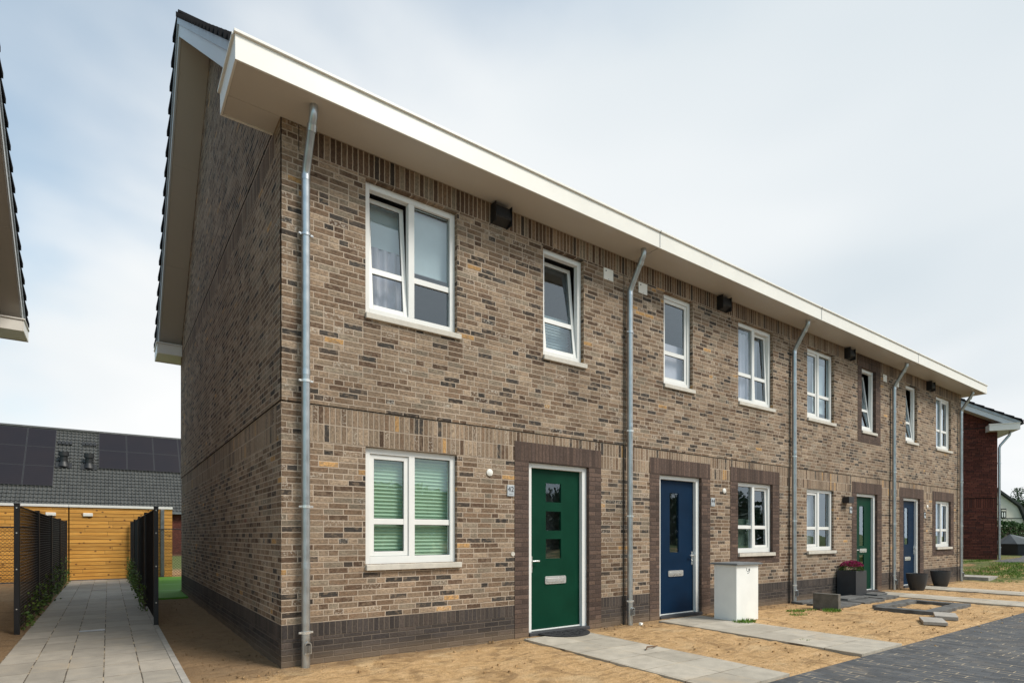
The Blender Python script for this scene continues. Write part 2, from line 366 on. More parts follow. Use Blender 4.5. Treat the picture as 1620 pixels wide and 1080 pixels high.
# ------------------------------------------------------------------ mesh builder
class MB:
    def __init__(s): s.v = []; s.f = []; s.mi = []
    def face(s, pts, mi=0):
        n = len(s.v); s.v += [tuple(p) for p in pts]; s.f.append(tuple(range(n, n+len(pts)))); s.mi.append(mi)
    def box(s, x0, x1, y0, y1, z0, z1, mi=0, xf=None):
        p = [(x0, y0, z0), (x1, y0, z0), (x1, y1, z0), (x0, y1, z0), (x0, y0, z1), (x1, y0, z1), (x1, y1, z1), (x0, y1, z1)]
        if xf: p = [xf(Vector(q)) for q in p]
        n = len(s.v); s.v += [tuple(q) for q in p]
        for f in ((0, 3, 2, 1), (4, 5, 6, 7), (0, 1, 5, 4), (1, 2, 6, 5), (2, 3, 7, 6), (3, 0, 4, 7)):
            s.f.append(tuple(n+i for i in f)); s.mi.append(mi)
        return s
    def prism(s, poly, a, b, axis='X', mi=0):
        """poly of 2D points extruded along an axis"""
        def mk(p, q): return (q, p[0], p[1]) if axis == 'X' else ((p[0], q, p[1]) if axis == 'Y' else (p[0], p[1], q))
        n = len(s.v); k = len(poly)
        s.v += [mk(p, a) for p in poly] + [mk(p, b) for p in poly]
        s.f.append(tuple(range(n, n+k))); s.mi.append(mi)
        s.f.append(tuple(range(n+2*k-1, n+k-1, -1))); s.mi.append(mi)
        for i in range(k):
            j = (i+1) % k; s.f.append((n+i, n+k+i, n+k+j, n+j)); s.mi.append(mi)
        return s
    def tube(s, pts, r, seg=14, mi=0, cap=True):
        pts = [Vector(p) for p in pts]; rs = r if isinstance(r, list) else [r]*len(pts)
        n = len(s.v); up = None
        for i, p in enumerate(pts):
            d = (pts[min(i+1, len(pts)-1)]-pts[max(i-1, 0)]).normalized()
            if up is None: up = Vector((1, 0, 0)) if abs(d.x) < .8 else Vector((0, 1, 0))
            a = (up-d*up.dot(d)).normalized(); b = d.cross(a); up = a
            for k in range(seg):
                an = 2*math.pi*k/seg; s.v.append(tuple(p+(a*math.cos(an)+b*math.sin(an))*rs[i]))
        for i in range(len(pts)-1):
            for k in range(seg):
                k2 = (k+1) % seg
                s.f.append((n+i*seg+k, n+i*seg+k2, n+(i+1)*seg+k2, n+(i+1)*seg+k)); s.mi.append(mi)
        if cap:
            s.f.append(tuple(n+k for k in range(seg))[::-1]); s.mi.append(mi)
            e = n+(len(pts)-1)*seg; s.f.append(tuple(e+k for k in range(seg))); s.mi.append(mi)
        return s
    def wire(s, a, b, r, mi=0):
        return s.tube([a, b], r, 4, mi, False)
    def build(s, name, mats, parent=None, smooth=False, bevel=0):
        me = bpy.data.meshes.new(name); me.from_pydata(s.v, [], s.f)
        for mm in (mats if isinstance(mats, list) else [mats]): me.materials.append(M[mm])
        me.polygons.foreach_set('material_index', s.mi)
        if smooth: me.polygons.foreach_set('use_smooth', [True]*len(me.polygons))
        me.update()
        o = bpy.data.objects.new(name, me); col.objects.link(o)
        if smooth and smooth != 'all':
            try: me.set_sharp_from_angle(angle=R(40))
            except Exception: pass
        if bevel:
            bm_ = o.modifiers.new('bevel', 'BEVEL'); bm_.width = bevel; bm_.segments = 2; bm_.limit_method = 'ANGLE'
        if parent:
            o.parent = parent; o.matrix_parent_inverse = Matrix.Translation(-Vector(parent.location))
        return o
def tag(o, label=None, cat=None, group=None, kind=None):
    if label: o['label'] = label
    if cat: o['category'] = cat
    if group: o['group'] = group
    if kind: o['kind'] = kind
    return o
def thing(name, loc, label, cat, group=None):
    o = bpy.data.objects.new(name, None); col.objects.link(o); o.location = loc; o.empty_display_size = .2
    return tag(o, label, cat, group)

# ------------------------------------------------------------------ setting: ground, paths, roads
def hill(x, y):
    s = min(1, max(0, (x-19.9)/4.2)); return .42*s*s*(3-2*s)
def sgrid(xs, ys, name):
    b = MB(); nx, ny = len(xs), len(ys)
    for y in ys:
        for x in xs:
            z = hill(x, y)
            if -7 < x < 22 and -3.15 < y < 17:
                z += .009*math.sin(x*2.3+1.3*math.sin(y*1.7))*math.cos(y*2.9+math.sin(x*1.1))+.005*math.sin(x*7.1+2*math.sin(y*5.3))*math.sin(y*8.3+x)-.005
                z += random.uniform(-.007, .007)
                if x < -.85 and x > -2.45: z = min(z, -.004)-.004
            if y <= -3.2: z = z-.03
            b.v.append((x, y, z))
    for j in range(ny-1):
        for i in range(nx-1):
            a = j*nx+i; b.f.append((a, a+1, a+nx+1, a+nx)); b.mi.append(0)
    o = b.build(name, 'ground', smooth='all'); return o
def lin(a, b, st):
    n = max(1, round((b-a)/st)); return [a+(b-a)*i/n for i in range(n+1)]
gx = [-900, -300, -100, -40, -15] + lin(-7, 26, .11) + [28, 31, 35, 42, 60, 100, 300, 900]
gy = [-900, -300, -100, -30, -10, -5, -3.3, -3.21] + lin(-3.14, 2.0, .09) + lin(2.2, 16, .2) + [18, 22, 30, 60, 120, 300, 900]
tag(sgrid(gx, gy, 'ground'), kind='structure')

b = MB(); b.face([(-60, -14, 0), (21, -14, 0), (21, -3.2, 0), (-60, -3.2, 0)])
tag(b.build('road', 'road_bricks'), kind='structure')
b = MB(); pts = [(23.2, .75), (24.3, -.5), (28, -4), (60, -4), (60, 4.2), (36, 2.1), (30.2, .95), (26.2, .68)]
b.face([(x, y, hill(x, y)+.012) for x, y in pts])
tag(b.build('road', 'road_bricks'), kind='structure')
b = MB(); b.box(-2.38, -.89, -3.2, 15.4, -.06, .008)
tag(b.build('passage_path', 'passage_tiles'), kind='structure')
b = MB(); b.box(-.888, -.83, -3.2, 15.4, -.06, .016)
tag(b.build('path_edging', 'concrete_pale'), kind='structure')
for (x0, x1, xe0, xe1, y0, y1) in ((2.97, 4.02, 2.90, 3.97, -.18, -3.17), (5.64, 6.70, 5.52, 6.62, -.16, -3.17), (12.85, 13.82, 12.72, 13.72, -.15, -3.1), (15.5, 16.5, 15.35, 16.4, -.15, -3.1)):
    b = MB(); n = 7
    for i in range(n):
        a = i/n; c = (i+1)/n
        def px(f, s): return (x0+(xe0-x0)*f) if s == 0 else (x1+(xe1-x1)*f)
        ya = y0+(y1-y0)*a; yb = y0+(y1-y0)*c
        ta = .018
        p = [(px(c, 0), yb), (px(c, 1), yb), (px(a, 1), ya), (px(a, 0), ya)]
        lo = [(q[0], q[1], -.06) for q in p]; hi = [(q[0], q[1], ta) for q in p]
        b.face(hi)
        b.face([lo[0], hi[0], hi[3], lo[3]]); b.face([lo[1], lo[2], hi[2], hi[1]])
        if i == n-1: b.face([lo[0], lo[1], hi[1], hi[0]])
        if i == 0: b.face([lo[2], lo[3], hi[3], hi[2]])
    tag(b.build('path', 'path_tiles'), kind='structure')
b = MB(); b.box(20.15, 21.2, -.55, .35, 0, .10); tag(b.build('path', 'concrete_pale'), kind='structure')
b = MB(); b.box(-.80, 9.0, 9.9, 15.3, -.04, .03); b.box(-.80, -.02, 8.1, 9.9, -.04, .03)
tag(b.build('artificial_turf', 'turf'), kind='structure')

# ------------------------------------------------------------------ roofs
RY, RZ, SL = 4.88, 10.10, .79
def roof_z(y, ry=RY, rz=RZ, sl=SL): return rz-sl*abs(y-ry)
def tiles(mb, x0, x1, ye, ze, yr, zr, tw, rows, amp=.028, step=.028, mi=0, seg=6):
    nx = int(round((x1-x0)/tw))*seg
    L = math.hypot(yr-ye, zr-ze); ny = (-(zr-ze)/L*(1 if yr > ye else -1), abs(yr-ye)/L)
    for r in range(rows):
        base = len(mb.v)
        for k, (f, lift) in enumerate(((r/rows, step), ((r+1.04)/rows, 0))):
            f = min(f, 1)
            y = ye+(yr-ye)*f; z = ze+(zr-ze)*f
            for i in range(nx+1):
                ph = (i % seg)/seg
                h = amp*(math.sin(math.pi*min(1, ph/.45)) if ph < .45 else -.25*math.sin(math.pi*(ph-.45)/.55))
                hh = h+lift
                mb.v.append((x0+(x1-x0)*i/nx, y+ny[0]*hh, z+ny[1]*hh))
        # butt face of each course
        for i in range(nx+1):
            x, y, z = mb.v[base+i]; mb.v.append((x, y-ny[0]*(step+.012), z-ny[1]*(step+.012)))
        W = nx+1
        for i in range(nx):
            mb.f.append((base+i, base+i+1, base+W+i+1, base+W+i)); mb.mi.append(mi)
            mb.f.append((base+2*W+i, base+2*W+i+1, base+i+1, base+i)); mb.mi.append(mi)

def clipz(poly, zc):
    out = []
    for i in range(len(poly)):
        p, q = poly[i], poly[(i+1) % len(poly)]
        if p[1] >= zc: out.append(p)
        if (p[1] >= zc) != (q[1] >= zc):
            f = (zc-p[1])/(q[1]-p[1]); out.append((p[0]+(q[0]-p[0])*f, zc))
    return out
ZCLIP = 5.886
def house_roof(H, x0, x1, left_verge, right_verge, Y0, Y1, ry, rz, dz=0, tile='roof_tile_dark', soffit='soffit'):
    """roof mesh from gutter to gutter with boards and verge"""
    b = MB(); rows = 18
    ye, yb = Y0-.42, Y1+.42
    ze = rz-SL*(ry-ye)-.03; zr = rz-.03
    tiles(b, x0, x1, ye, ze, ry, zr, .3, rows)
    tiles(b, x0, x1, yb, ze, ry, zr, .3, rows)
    b.prism([(ye, ze-.03), (ry, zr-.03), (yb, ze-.03), (yb, ze-.10), (ry, zr-.10), (ye, ze-.10)], x0+.005, x1-.005)
    n = int((x1-x0)/.36)
    for i in range(n):
        xa = x0+(x1-x0)*i/n; xb = x0+(x1-x0)*(i+1)/n+.02
        q = [(ry+.13*math.cos(a), zr+.02+.10*math.sin(a)-.05) for a in [math.pi*k/6 for k in range(7)]]
        b.prism(q, xa, min(xb, x1))
    for side, xe in ((left_verge, x0), (right_verge, x1)):
        if not side: continue
        s = -1 if xe == x0 else 1
        xi = xe-s*.02
        for sg in (1, -1):
            ys = ye if sg > 0 else yb
            for r in range(rows):
                fa, fb = r/rows, (r+1.10)/rows
                fb = min(fb, 1)
                y_a = ys+(ry-ys)*fa; y_b = ys+(ry-ys)*fb; za = ze+(zr-ze)*fa; zb = ze+(zr-ze)*fb
                # each verge tile flares outwards at its lower end, over the tile below
                if za-.05 < ZCLIP: za = ZCLIP+.05; y_a = ys+(ry-ys)*(za-ze)/(zr-ze)
                if za >= zb: continue
                P = [(xe+s*.052, y_a, za+.055), (xi, y_a, za+.055), (xi, y_a, za-.035), (xe+s*.052, y_a, za-.035),
                     (xe+s*.012, y_b, zb+.03), (xi, y_b, zb+.03), (xi, y_b, zb-.03), (xe+s*.012, y_b, zb-.03)]
                n_ = len(b.v); b.v += P
                for f_ in ((0, 1, 2, 3), (7, 6, 5, 4), (0, 4, 5, 1), (1, 5, 6, 2), (2, 6, 7, 3), (3, 7, 4, 0)):
                    b.f.append(tuple(n_+q_ for q_ in f_)); b.mi.append(0)
    o = b.build('roof', tile, H)
    return o, ze, zr, ye, yb
def verge(H, xo, xw, Y0, Y1, ry, rz):
    """barge boards and verge soffit between the outer plane xo and the wall xw"""
    s = 1 if xw > xo else -1
    ye, yb = Y0-.46, Y1+.46
    def zt(y): return rz-SL*abs(y-ry)
    for (a, c, x_a, x_b, mat) in ((.055, .17, xo-s*.006, xo+s*.05, 'barge_zinc'), (.17, .37, xo+s*.018, xo+s*.05, 'barge')):
        b = MB()
        for yy_ in (ye, yb):
            pl = clipz([(yy_, zt(yy_)-a), (ry, zt(ry)-a), (ry, zt(ry)-c), (yy_, zt(yy_)-c)], ZCLIP)
            b.prism(pl, *sorted((x_a, x_b)))
        b.build('bargeboard', mat, H, bevel=.003)
    b = MB(); xa, xb = sorted((xo+s*.051, xw-s*.001))
    ya_, yb_ = Y0-.0, Y1+.0
    for q in (0, 1):
        yy = ya_ if q == 0 else yb_
        for k in range(3):
            y1 = yy+(ry-yy)*k/3; y2 = yy+(ry-yy)*(k+1)/3-(0.004 if k < 2 and q == 0 else (-.004 if k < 2 else 0))
            b.prism([(y1, zt(y1)-.355), (y2, zt(y2)-.355), (y2, zt(y2)-.335), (y1, zt(y1)-.335)], xa, xb)
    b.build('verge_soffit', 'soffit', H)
ZS, ZF = 5.635, 5.855
def gutter(H, x0, x1, Yw, out, z0=ZS, z1=ZF, lret=None, rret=None, wallx=(0, 0)):
    """box gutter; Yw wall plane, out = -1 to the street, +1 to the rear; returns wrap the gables"""
    g = MB(); sf = MB(); lip = MB()
    ya, yb = sorted((Yw+out*.52, Yw-out*.0)); yo = Yw+out*.52
    ti = .02
    def strip(xa, xb, y_a, y_b):
        sf.box(xa+.004, xb-.004, y_a+.004, y_b-.004, z0, z0+.018)
    g.box(x0, x1, *sorted((yo, yo-out*.02)), z0-.012, z1)
    lip.box(x0-.012, x1+.012, *sorted((yo+out*.022, yo-out*.03)), z1, z1+.028)
    strip(x0, x1, *(sorted((yo-out*.02, Yw))))
    for ret, xe, s, wx in ((lret, x0, 1, wallx[0]), (rret, x1, -1, wallx[1])):
        if ret is None: continue
        yi = Yw-out*ret
        g.box(*sorted((xe, xe+s*.02)), *sorted((yo-out*.021, yi)), z0-.012, z1)
        g.box(*sorted((xe+s*.021, wx-s*.001)), *sorted((yi, yi+out*.02)), z0-.012, z1)
        lip.box(*sorted((xe-s*.022, xe+s*.03)), *sorted((yo-out*.031, yi-out*.022)), z1, z1+.028)
        lip.box(*sorted((xe+s*.031, wx-s*.001)), *sorted((yi-out*.022, yi+out*.03)), z1, z1+.028)
        sf.box(*sorted((xe+s*.024, wx-s*.002)), *sorted((Yw-out*.001, yi+out*.022)), z0, z0+.018)
    o = g.build('gutter', 'cream', H, bevel=.003)
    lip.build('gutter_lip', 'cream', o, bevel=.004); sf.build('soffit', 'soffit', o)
    return o

# ------------------------------------------------------------------ walls
def wallgrid(mb, u0, u1, zc, openings, matf, yf, axis='front', extra=()):
    us = sorted(set([u0, u1]+[q for o in openings for q in o[:2]]+list(extra)))
    zs = sorted(set(zc+[q for o in openings for q in o[2:4]]))
    us = [u for u in us if u0 <= u <= u1]
    for i in range(len(us)-1):
        for j in range(len(zs)-1):
            a, b2, c, d = us[i], us[i+1], zs[j], zs[j+1]; mu, mz = (a+b2)/2, (c+d)/2
            if any(o[0] < mu < o[1] and o[2] < mz < o[3] for o in openings): continue
            y = yf(mz); mi = matf(mu, mz)
            if y is None or mi is None: continue
            if axis == 'front': mb.face([(a, y, c), (b2, y, c), (b2, y, d), (a, y, d)], mi)
            else: mb.face([(y, b2, c), (y, a, c), (y, a, d), (y, b2, d)], mi)
WM = ['brick', 'brick_band', 'brick_head', 'joint_shade', 'room']
BZ0, BZ1 = 2.36, 2.745
def front_wall(H, x0, x1, ops, corner_l=False, corner_r=False, Y=0.0):
    mb = MB()
    def mf(u, z):
        near = (corner_l and u < x0+.2) or (corner_r and u > x1-.2)
        if BZ0 < z < BZ1: return 0 if near else 1
        if z > 5.365: return 0 if near else 2
        if BZ1 < z < 2.754: return 3  # string-course shadow line drawn as a dark recessed strip
        return 0 if z > .441 else None
    def yf(z):
        if z > 2.754: return Y-.012
        if z > BZ1: return Y+.02
        return Y
    extra = []
    if corner_l: extra.append(x0+.2)
    if corner_r: extra.append(x1-.2)
    wallgrid(mb, x0, x1, [.441, BZ0, BZ1, 2.754, 5.365, 5.9], ops, mf, yf, extra=extra)
    mb.face([(x0, Y-.012, 2.754), (x0, Y+.02, 2.754), (x1, Y+.02, 2.754), (x1, Y-.012, 2.754)], 3)
    mb.face([(x0, Y, BZ1), (x1, Y, BZ1), (x1, Y+.02, BZ1), (x0, Y+.02, BZ1)], 0)
    for op_ in ops:
        if op_ in SURR: continue
        (a, b2, c, d) = op_
        y0 = Y-.012 if c > 2.7 else Y; y1 = Y+.16
        mb.face([(a, y0, c), (a, y1, c), (a, y1, d), (a, y0, d)], 0); mb.face([(b2, y0, c), (b2, y0, d), (b2, y1, d), (b2, y1, c)], 0)
        mb.face([(a, y0, d), (a, y1, d), (b2, y1, d), (b2, y0, d)], 0)
        mb.face([(a, y0, c), (b2, y0, c), (b2, y1, c), (a, y1, c)], 0)
    return mb
def front_plinth(H, x0, x1, ops, Y=0.0):
    mb = MB()
    wallgrid(mb, x0, x1, [-.12, .292, .441], [o for o in ops if o[2] < .3], lambda u, z: None if (z > .441 or z < -.12) else (1 if z > .292 else 0), lambda z: Y)
    for (a, b2, c, d) in ops:
        if c < .3 and False:
            mb.face([(a, Y, -.1), (a, Y+.16, -.1), (a, Y+.16, .441), (a, Y, .441)], 0)
            mb.face([(b2, Y, -.1), (b2, Y, .441), (b2, Y+.16, .441), (b2, Y+.16, -.1)], 0)
    return mb
def gable(mb, x, Y0, Y1, s=-1, ry=RY, rz=RZ, mats=(0, 1, 2, 3)):
    """gable wall in the plane x, outside towards s; polygon strips following the roof"""
    def q(y0, y1, z0, z1, mi, off=0.0):
        p = [(x+off, y0, z0), (x+off, y1, z0), (x+off, y1, z1), (x+off, y0, z1)]
        mb.face(p if s > 0 else p[::-1], mi)
    B, BB, BH, D = mats
    q(Y0, Y1, .441, BZ0, B)
    q(Y0, Y0+.2, BZ0, BZ1, B); q(Y0+.2, Y1-.2, BZ0, BZ1, BB); q(Y1-.2, Y1, BZ0, BZ1, B)
    q(Y0, Y1, BZ1, 2.754, D, -s*.02)
    q(Y0-.012, Y1+.012, 2.754, 5.365, B, s*.012)
    q(Y0-.012, Y0+.2, 5.365, 5.66, B, s*.012); q(Y0+.2, Y1-.2, 5.365, 5.66, BH, s*.012); q(Y1-.2, Y1+.012, 5.365, 5.66, B, s*.012)
    q(Y0, Y1, 5.66, 5.69, D, -s*.02)
    zt = lambda y: rz-SL*abs(y-ry)-.2
    ya, yb = Y0-.012, Y1+.012
    pts = [(ya, 5.69), (yb, 5.69), (yb, zt(yb)), (ry, zt(ry)), (ya, zt(ya))]
    pf = [(x+s*.012, y, z) for y, z in pts]
    mb.face(pf if s > 0 else pf[::-1], B)
    for z in (2.754, 5.66, 5.69):
        mb.face([(x+s*.012, ya, z), (x+s*.012, yb, z), (x-s*.02, yb, z), (x-s*.02, ya, z)], D)
    mb.face([(x, Y0, BZ1), (x, Y1, BZ1), (x-s*.02, Y1, BZ1), (x-s*.02, Y0, BZ1)], B)
def gable_plinth(mb, x, Y0, Y1, s=-1):
    for z0, z1, mi in ((-.12, .292, 0), (.292, .441, 1)):
        p = [(x, Y0, z0), (x, Y1, z0), (x, Y1, z1), (x, Y0, z1)]
        mb.face(p if s > 0 else p[::-1], mi)

def surround(H, x0, x1, z0, z1, zt, zb=None, Y=0.0, name='brick_surround', wl=.235):
    """dark brick frame, 6 mm proud of the wall, returning into the reveal"""
    b = MB(); y0, y1 = Y-.006, Y+.155
    zlo = z0 if zb is None else zb
    b.box(x0-wl, x0, y0, y1, zlo, z1, 0); b.box(x1, x1+wl+.01, y0, y1, zlo, z1, 0)
    b.box(x0-wl, x1+wl+.01, y0, y1, z1, zt, 1)
    if zb is not None and z0-zb > .02: b.box(x0, x1, y0, y1, zb, z0, 1 if (z0 > 3) else 0)
    return b.build(name, ['brick_surround', 'brick_surround_top'], H)

# ------------------------------------------------------------------ windows and doors
def window(H, x0, z0, w_, h, kind, tilt=None, shade=(), Y=0.0, sash_side=None):
    """kind 'double'/'single'; tilt = angle of the opening sash (degrees); sash_side 0 left, 1 right"""
    yf = Y+.05; yb = yf+.075; bo = .07; x1 = x0+w_; z1 = z0+h; e = .0015
    f = MB()
    f.box(x0+e, x0+bo, yf, yb, z0, z1-e); f.box(x1-bo, x1-e, yf, yb, z0, z1-e)
    f.box(x0+bo, x1-bo, yf, yb, z1-bo, z1-e); f.box(x0+bo, x1-bo, yf, yb, z0, z0+.085)
    lights = []
    if kind == 'double':
        mx = (x0+x1)/2; f.box(mx-.038, mx+.038, yf, yb, z0+.085, z1-bo)
        lights = [(x0+bo, mx-.038), (mx+.038, x1-bo)]
    else: lights = [(x0+bo, x1-bo)]
    zb_, zt_ = z0+.085, z1-bo; zm = z0+h*.365
    if sash_side is None: sash_side = 0
    W = None; pane = MB(); sash = MB(); gasket = MB()
    for i, (a, b2) in enumerate(lights):
        if i == sash_side:
            bs = .055; ys, ye = yf+.018, yf+.062
            xf = None
            if tilt:
                an = R(tilt)
                def xf(p, ys=ys, zb_=zb_, an=an):
                    dy, dz = p.y-ys, p.z-zb_
                    return Vector((p.x, ys+dy*math.cos(an)+dz*math.sin(an), zb_+dz*math.cos(an)-dy*math.sin(an)))
            g = .004
            sash.box(a+g, a+bs, ys, ye, zb_+g, zt_-g, 0, xf); sash.box(b2-bs, b2-g, ys, ye, zb_+g, zt_-g, 0, xf)
            sash.box(a+bs, b2-bs, ys, ye, zt_-bs, zt_-g, 0, xf); sash.box(a+bs, b2-bs, ys, ye, zb_+g, zb_+bs, 0, xf)
            sash.box(a+bs, b2-bs, ys+.004, ye-.004, zm-.03, zm+.035, 0, xf)
            yp = ys+.022
            for c, d in ((zb_+bs, zm-.03), (zm+.035, zt_-bs)):
                p = [Vector(q) for q in ((a+bs, yp, c), (b2-bs, yp, c), (b2-bs, yp, d), (a+bs, yp, d))]
                if xf: p = [xf(q) for q in p]
                pane.face(p)
                for (u0, u1, v0, v1) in ((a+bs, a+bs+.007, c, d), (b2-bs-.007, b2-bs, c, d), (a+bs, b2-bs, c, c+.007), (a+bs, b2-bs, d-.007, d)):
                    gasket.box(u0, u1, yp-.006, yp-.002, v0, v1, 0, xf)
        else:
            ys = yf+.03
            f.box(a, b2, ys-.008, yb-.01, zm-.03, zm+.035)
            for c, d in ((zb_, zm-.03), (zm+.035, zt_)):
                pane.face([(a, ys+.012, c), (b2, ys+.012, c), (b2, ys+.012, d), (a, ys+.012, d)])
                for (u0, u1, v0, v1) in ((a, a+.007, c, d), (b2-.007, b2, c, d), (a, b2, c, c+.007), (a, b2, d-.007, d)):
                    gasket.box(u0, u1, ys+.006, ys+.010, v0, v1)
    W = f.build('window', 'white_frame', H, bevel=.0025)
    sash.build('sash', 'white_frame', W, bevel=.0025)
    pane.build('pane', 'glass', W); gasket.build('gasket', 'black_plastic', W)
    s = MB(); s.box(x0-.002, x1+.045, Y-.045, Y+.06, z0-.068, z0-.004); s.build('sill', 'sill', W, bevel=.005)
    for (light, top, bot, mat, style) in shade:
        a, b2 = lights[light]; yy = yb+.03 + (.12 if tilt and light == sash_side else 0)
        c = zb_+(zt_-zb_)*bot; d = zb_+(zt_-zb_)*top
        sh = MB()
        if style == 'pleat':
            n = int((d-c)/.042)
            for k in range(n):
                za = c+(d-c)*k/n; zc_ = c+(d-c)*(k+.5)/n; zd = c+(d-c)*(k+1)/n
                sh.face([(a-.03, yy, za), (b2+.03, yy, za), (b2+.03, yy+.024, zc_), (a-.03, yy+.024, zc_)])
                sh.face([(a-.03, yy+.024, zc_), (b2+.03, yy+.024, zc_), (b2+.03, yy, zd), (a-.03, yy, zd)])
        elif style == 'curtain':
            n = 26; xa, xb = a-.02, b2+.02
            for k in range(n):
                u0 = xa+(xb-xa)*k/n; u1 = xa+(xb-xa)*(k+1)/n
                y_0 = yy+.03+.022*math.sin(k*1.1); y_1 = yy+.03+.022*math.sin((k+1)*1.1)
                sh.face([(u0, y_0, c), (u1, y_1, c), (u1, y_1, d), (u0, y_0, d)])
        else:
            sh.box(a-.03, b2+.03, yy+.03, yy+.034, c, d); sh.box(a-.03, b2+.03, yy+.024, yy+.04, c, c+.02)
        sh.build('blind' if style != 'curtain' else 'curtain', mat, W, smooth='all' if style == 'curtain' else False)
    return W

def rounded(mb, x0, x1, z0, z1, y0, y1, r, n=5, mi=0):
    pts = []
    for cx_, cz_, a0 in ((x1-r, z1-r, 0), (x0+r, z1-r, 90), (x0+r, z0+r, 180), (x1-r, z0+r, 270)):
        for k in range(n+1):
            a = R(a0+90*k/n); pts.append((cx_+r*math.cos(a), cz_+r*math.sin(a)))
    mb.prism(pts, y0, y1, 'Y', mi)
def door(H, x0, w_, mat, panes, slot, hx, hz, Y=0.0, ztop=2.36, label=None):
    x1 = x0+w_; yf = Y+.05; fw = .088
    yl = yf+.058          # leaf face
    z0 = .055
    lf = MB()
    a, b2 = x0+fw, x1-fw; top = ztop-.068
    us = sorted({a, b2, *[p[0] for p in panes], *[p[1] for p in panes]}); zs = sorted({z0, top, *[p[2] for p in panes], *[p[3] for p in panes]})
    for i in range(len(us)-1):
        for j in range(len(zs)-1):
            mu, mz = (us[i]+us[i+1])/2, (zs[j]+zs[j+1])/2
            if any(p[0] < mu < p[1] and p[2] < mz < p[3] for p in panes): continue
            lf.face([(us[i], yl, zs[j]), (us[i+1], yl, zs[j]), (us[i+1], yl, zs[j+1]), (us[i], yl, zs[j+1])])
            lf.face([(us[i], yl+.05, zs[j]), (us[i], yl+.05, zs[j+1]), (us[i+1], yl+.05, zs[j+1]), (us[i+1], yl+.05, zs[j])])
    for p in panes:
        for q in (((p[0], p[2]), (p[0], p[3])), ((p[1], p[3]), (p[1], p[2])), ((p[0], p[3]), (p[1], p[3])), ((p[1], p[2]), (p[0], p[2]))):
            (u0, v0), (u1, v1) = q
            lf.face([(u0, yl, v0), (u1, yl, v1), (u1, yl+.05, v1), (u0, yl+.05, v0)])
    D = lf.build('door', mat, H)
    if label: D['label'] = label
    f = MB(); e = .0015
    f.box(x0+e, a-.002, yf, yf+.09, .02, ztop-e); f.box(b2+.002, x1-e, yf, yf+.09, .02, ztop-e); f.box(a-.002, b2+.002, yf, yf+.09, top+.002, ztop-e)
    f.box(a, b2, yf+.035, yf+.053, .045, .062)
    f.build('door_frame', 'white_frame', D, bevel=.0025)
    th = MB(); th.box(x0+.002, x1-.002, Y-.03, yf+.09, -.05, .044); th.build('threshold', 'threshold', D, bevel=.004)
    pn = MB()
    for p in panes: pn.face([(p[0], yl+.014, p[2]), (p[1], yl+.014, p[2]), (p[1], yl+.014, p[3]), (p[0], yl+.014, p[3])])
    pn.build('pane', 'glass', D)
    bk = MB(); bk.box(a, b2, yl+.30, yl+.32, .02, ztop); bk.build('hall_wall', 'room', D)
    s = MB(); rounded(s, slot[0], slot[1], slot[2], slot[3], yl-.012, yl-.0005, .022)
    rounded(s, slot[0]+.03, slot[1]-.03, slot[2]+.028, slot[3]-.028, yl-.020, yl-.0125, .012)
    s.build('letter_slot', 'steel', D, bevel=.002)
    h = MB(); rounded(h, hx-.017, hx+.017, hz-.16, hz+.07, yl-.010, yl-.0005, .012)
    h.tube([(hx, yl-.008, hz), (hx, yl-.055, hz)], .009, 10)
    sgn = 1 if hx < (x0+x1)/2 else -1
    h.tube([(hx, yl-.052, hz), (hx+sgn*.05, yl-.058, hz+.002), (hx+sgn*.105, yl-.054, hz)], [.010, .012, .014], 10)
    h.tube([(hx, yl-.01, hz-.085), (hx, yl-.022, hz-.085)], .013, 12)
    h.build('handle', 'steel', D, smooth=True)
    return D

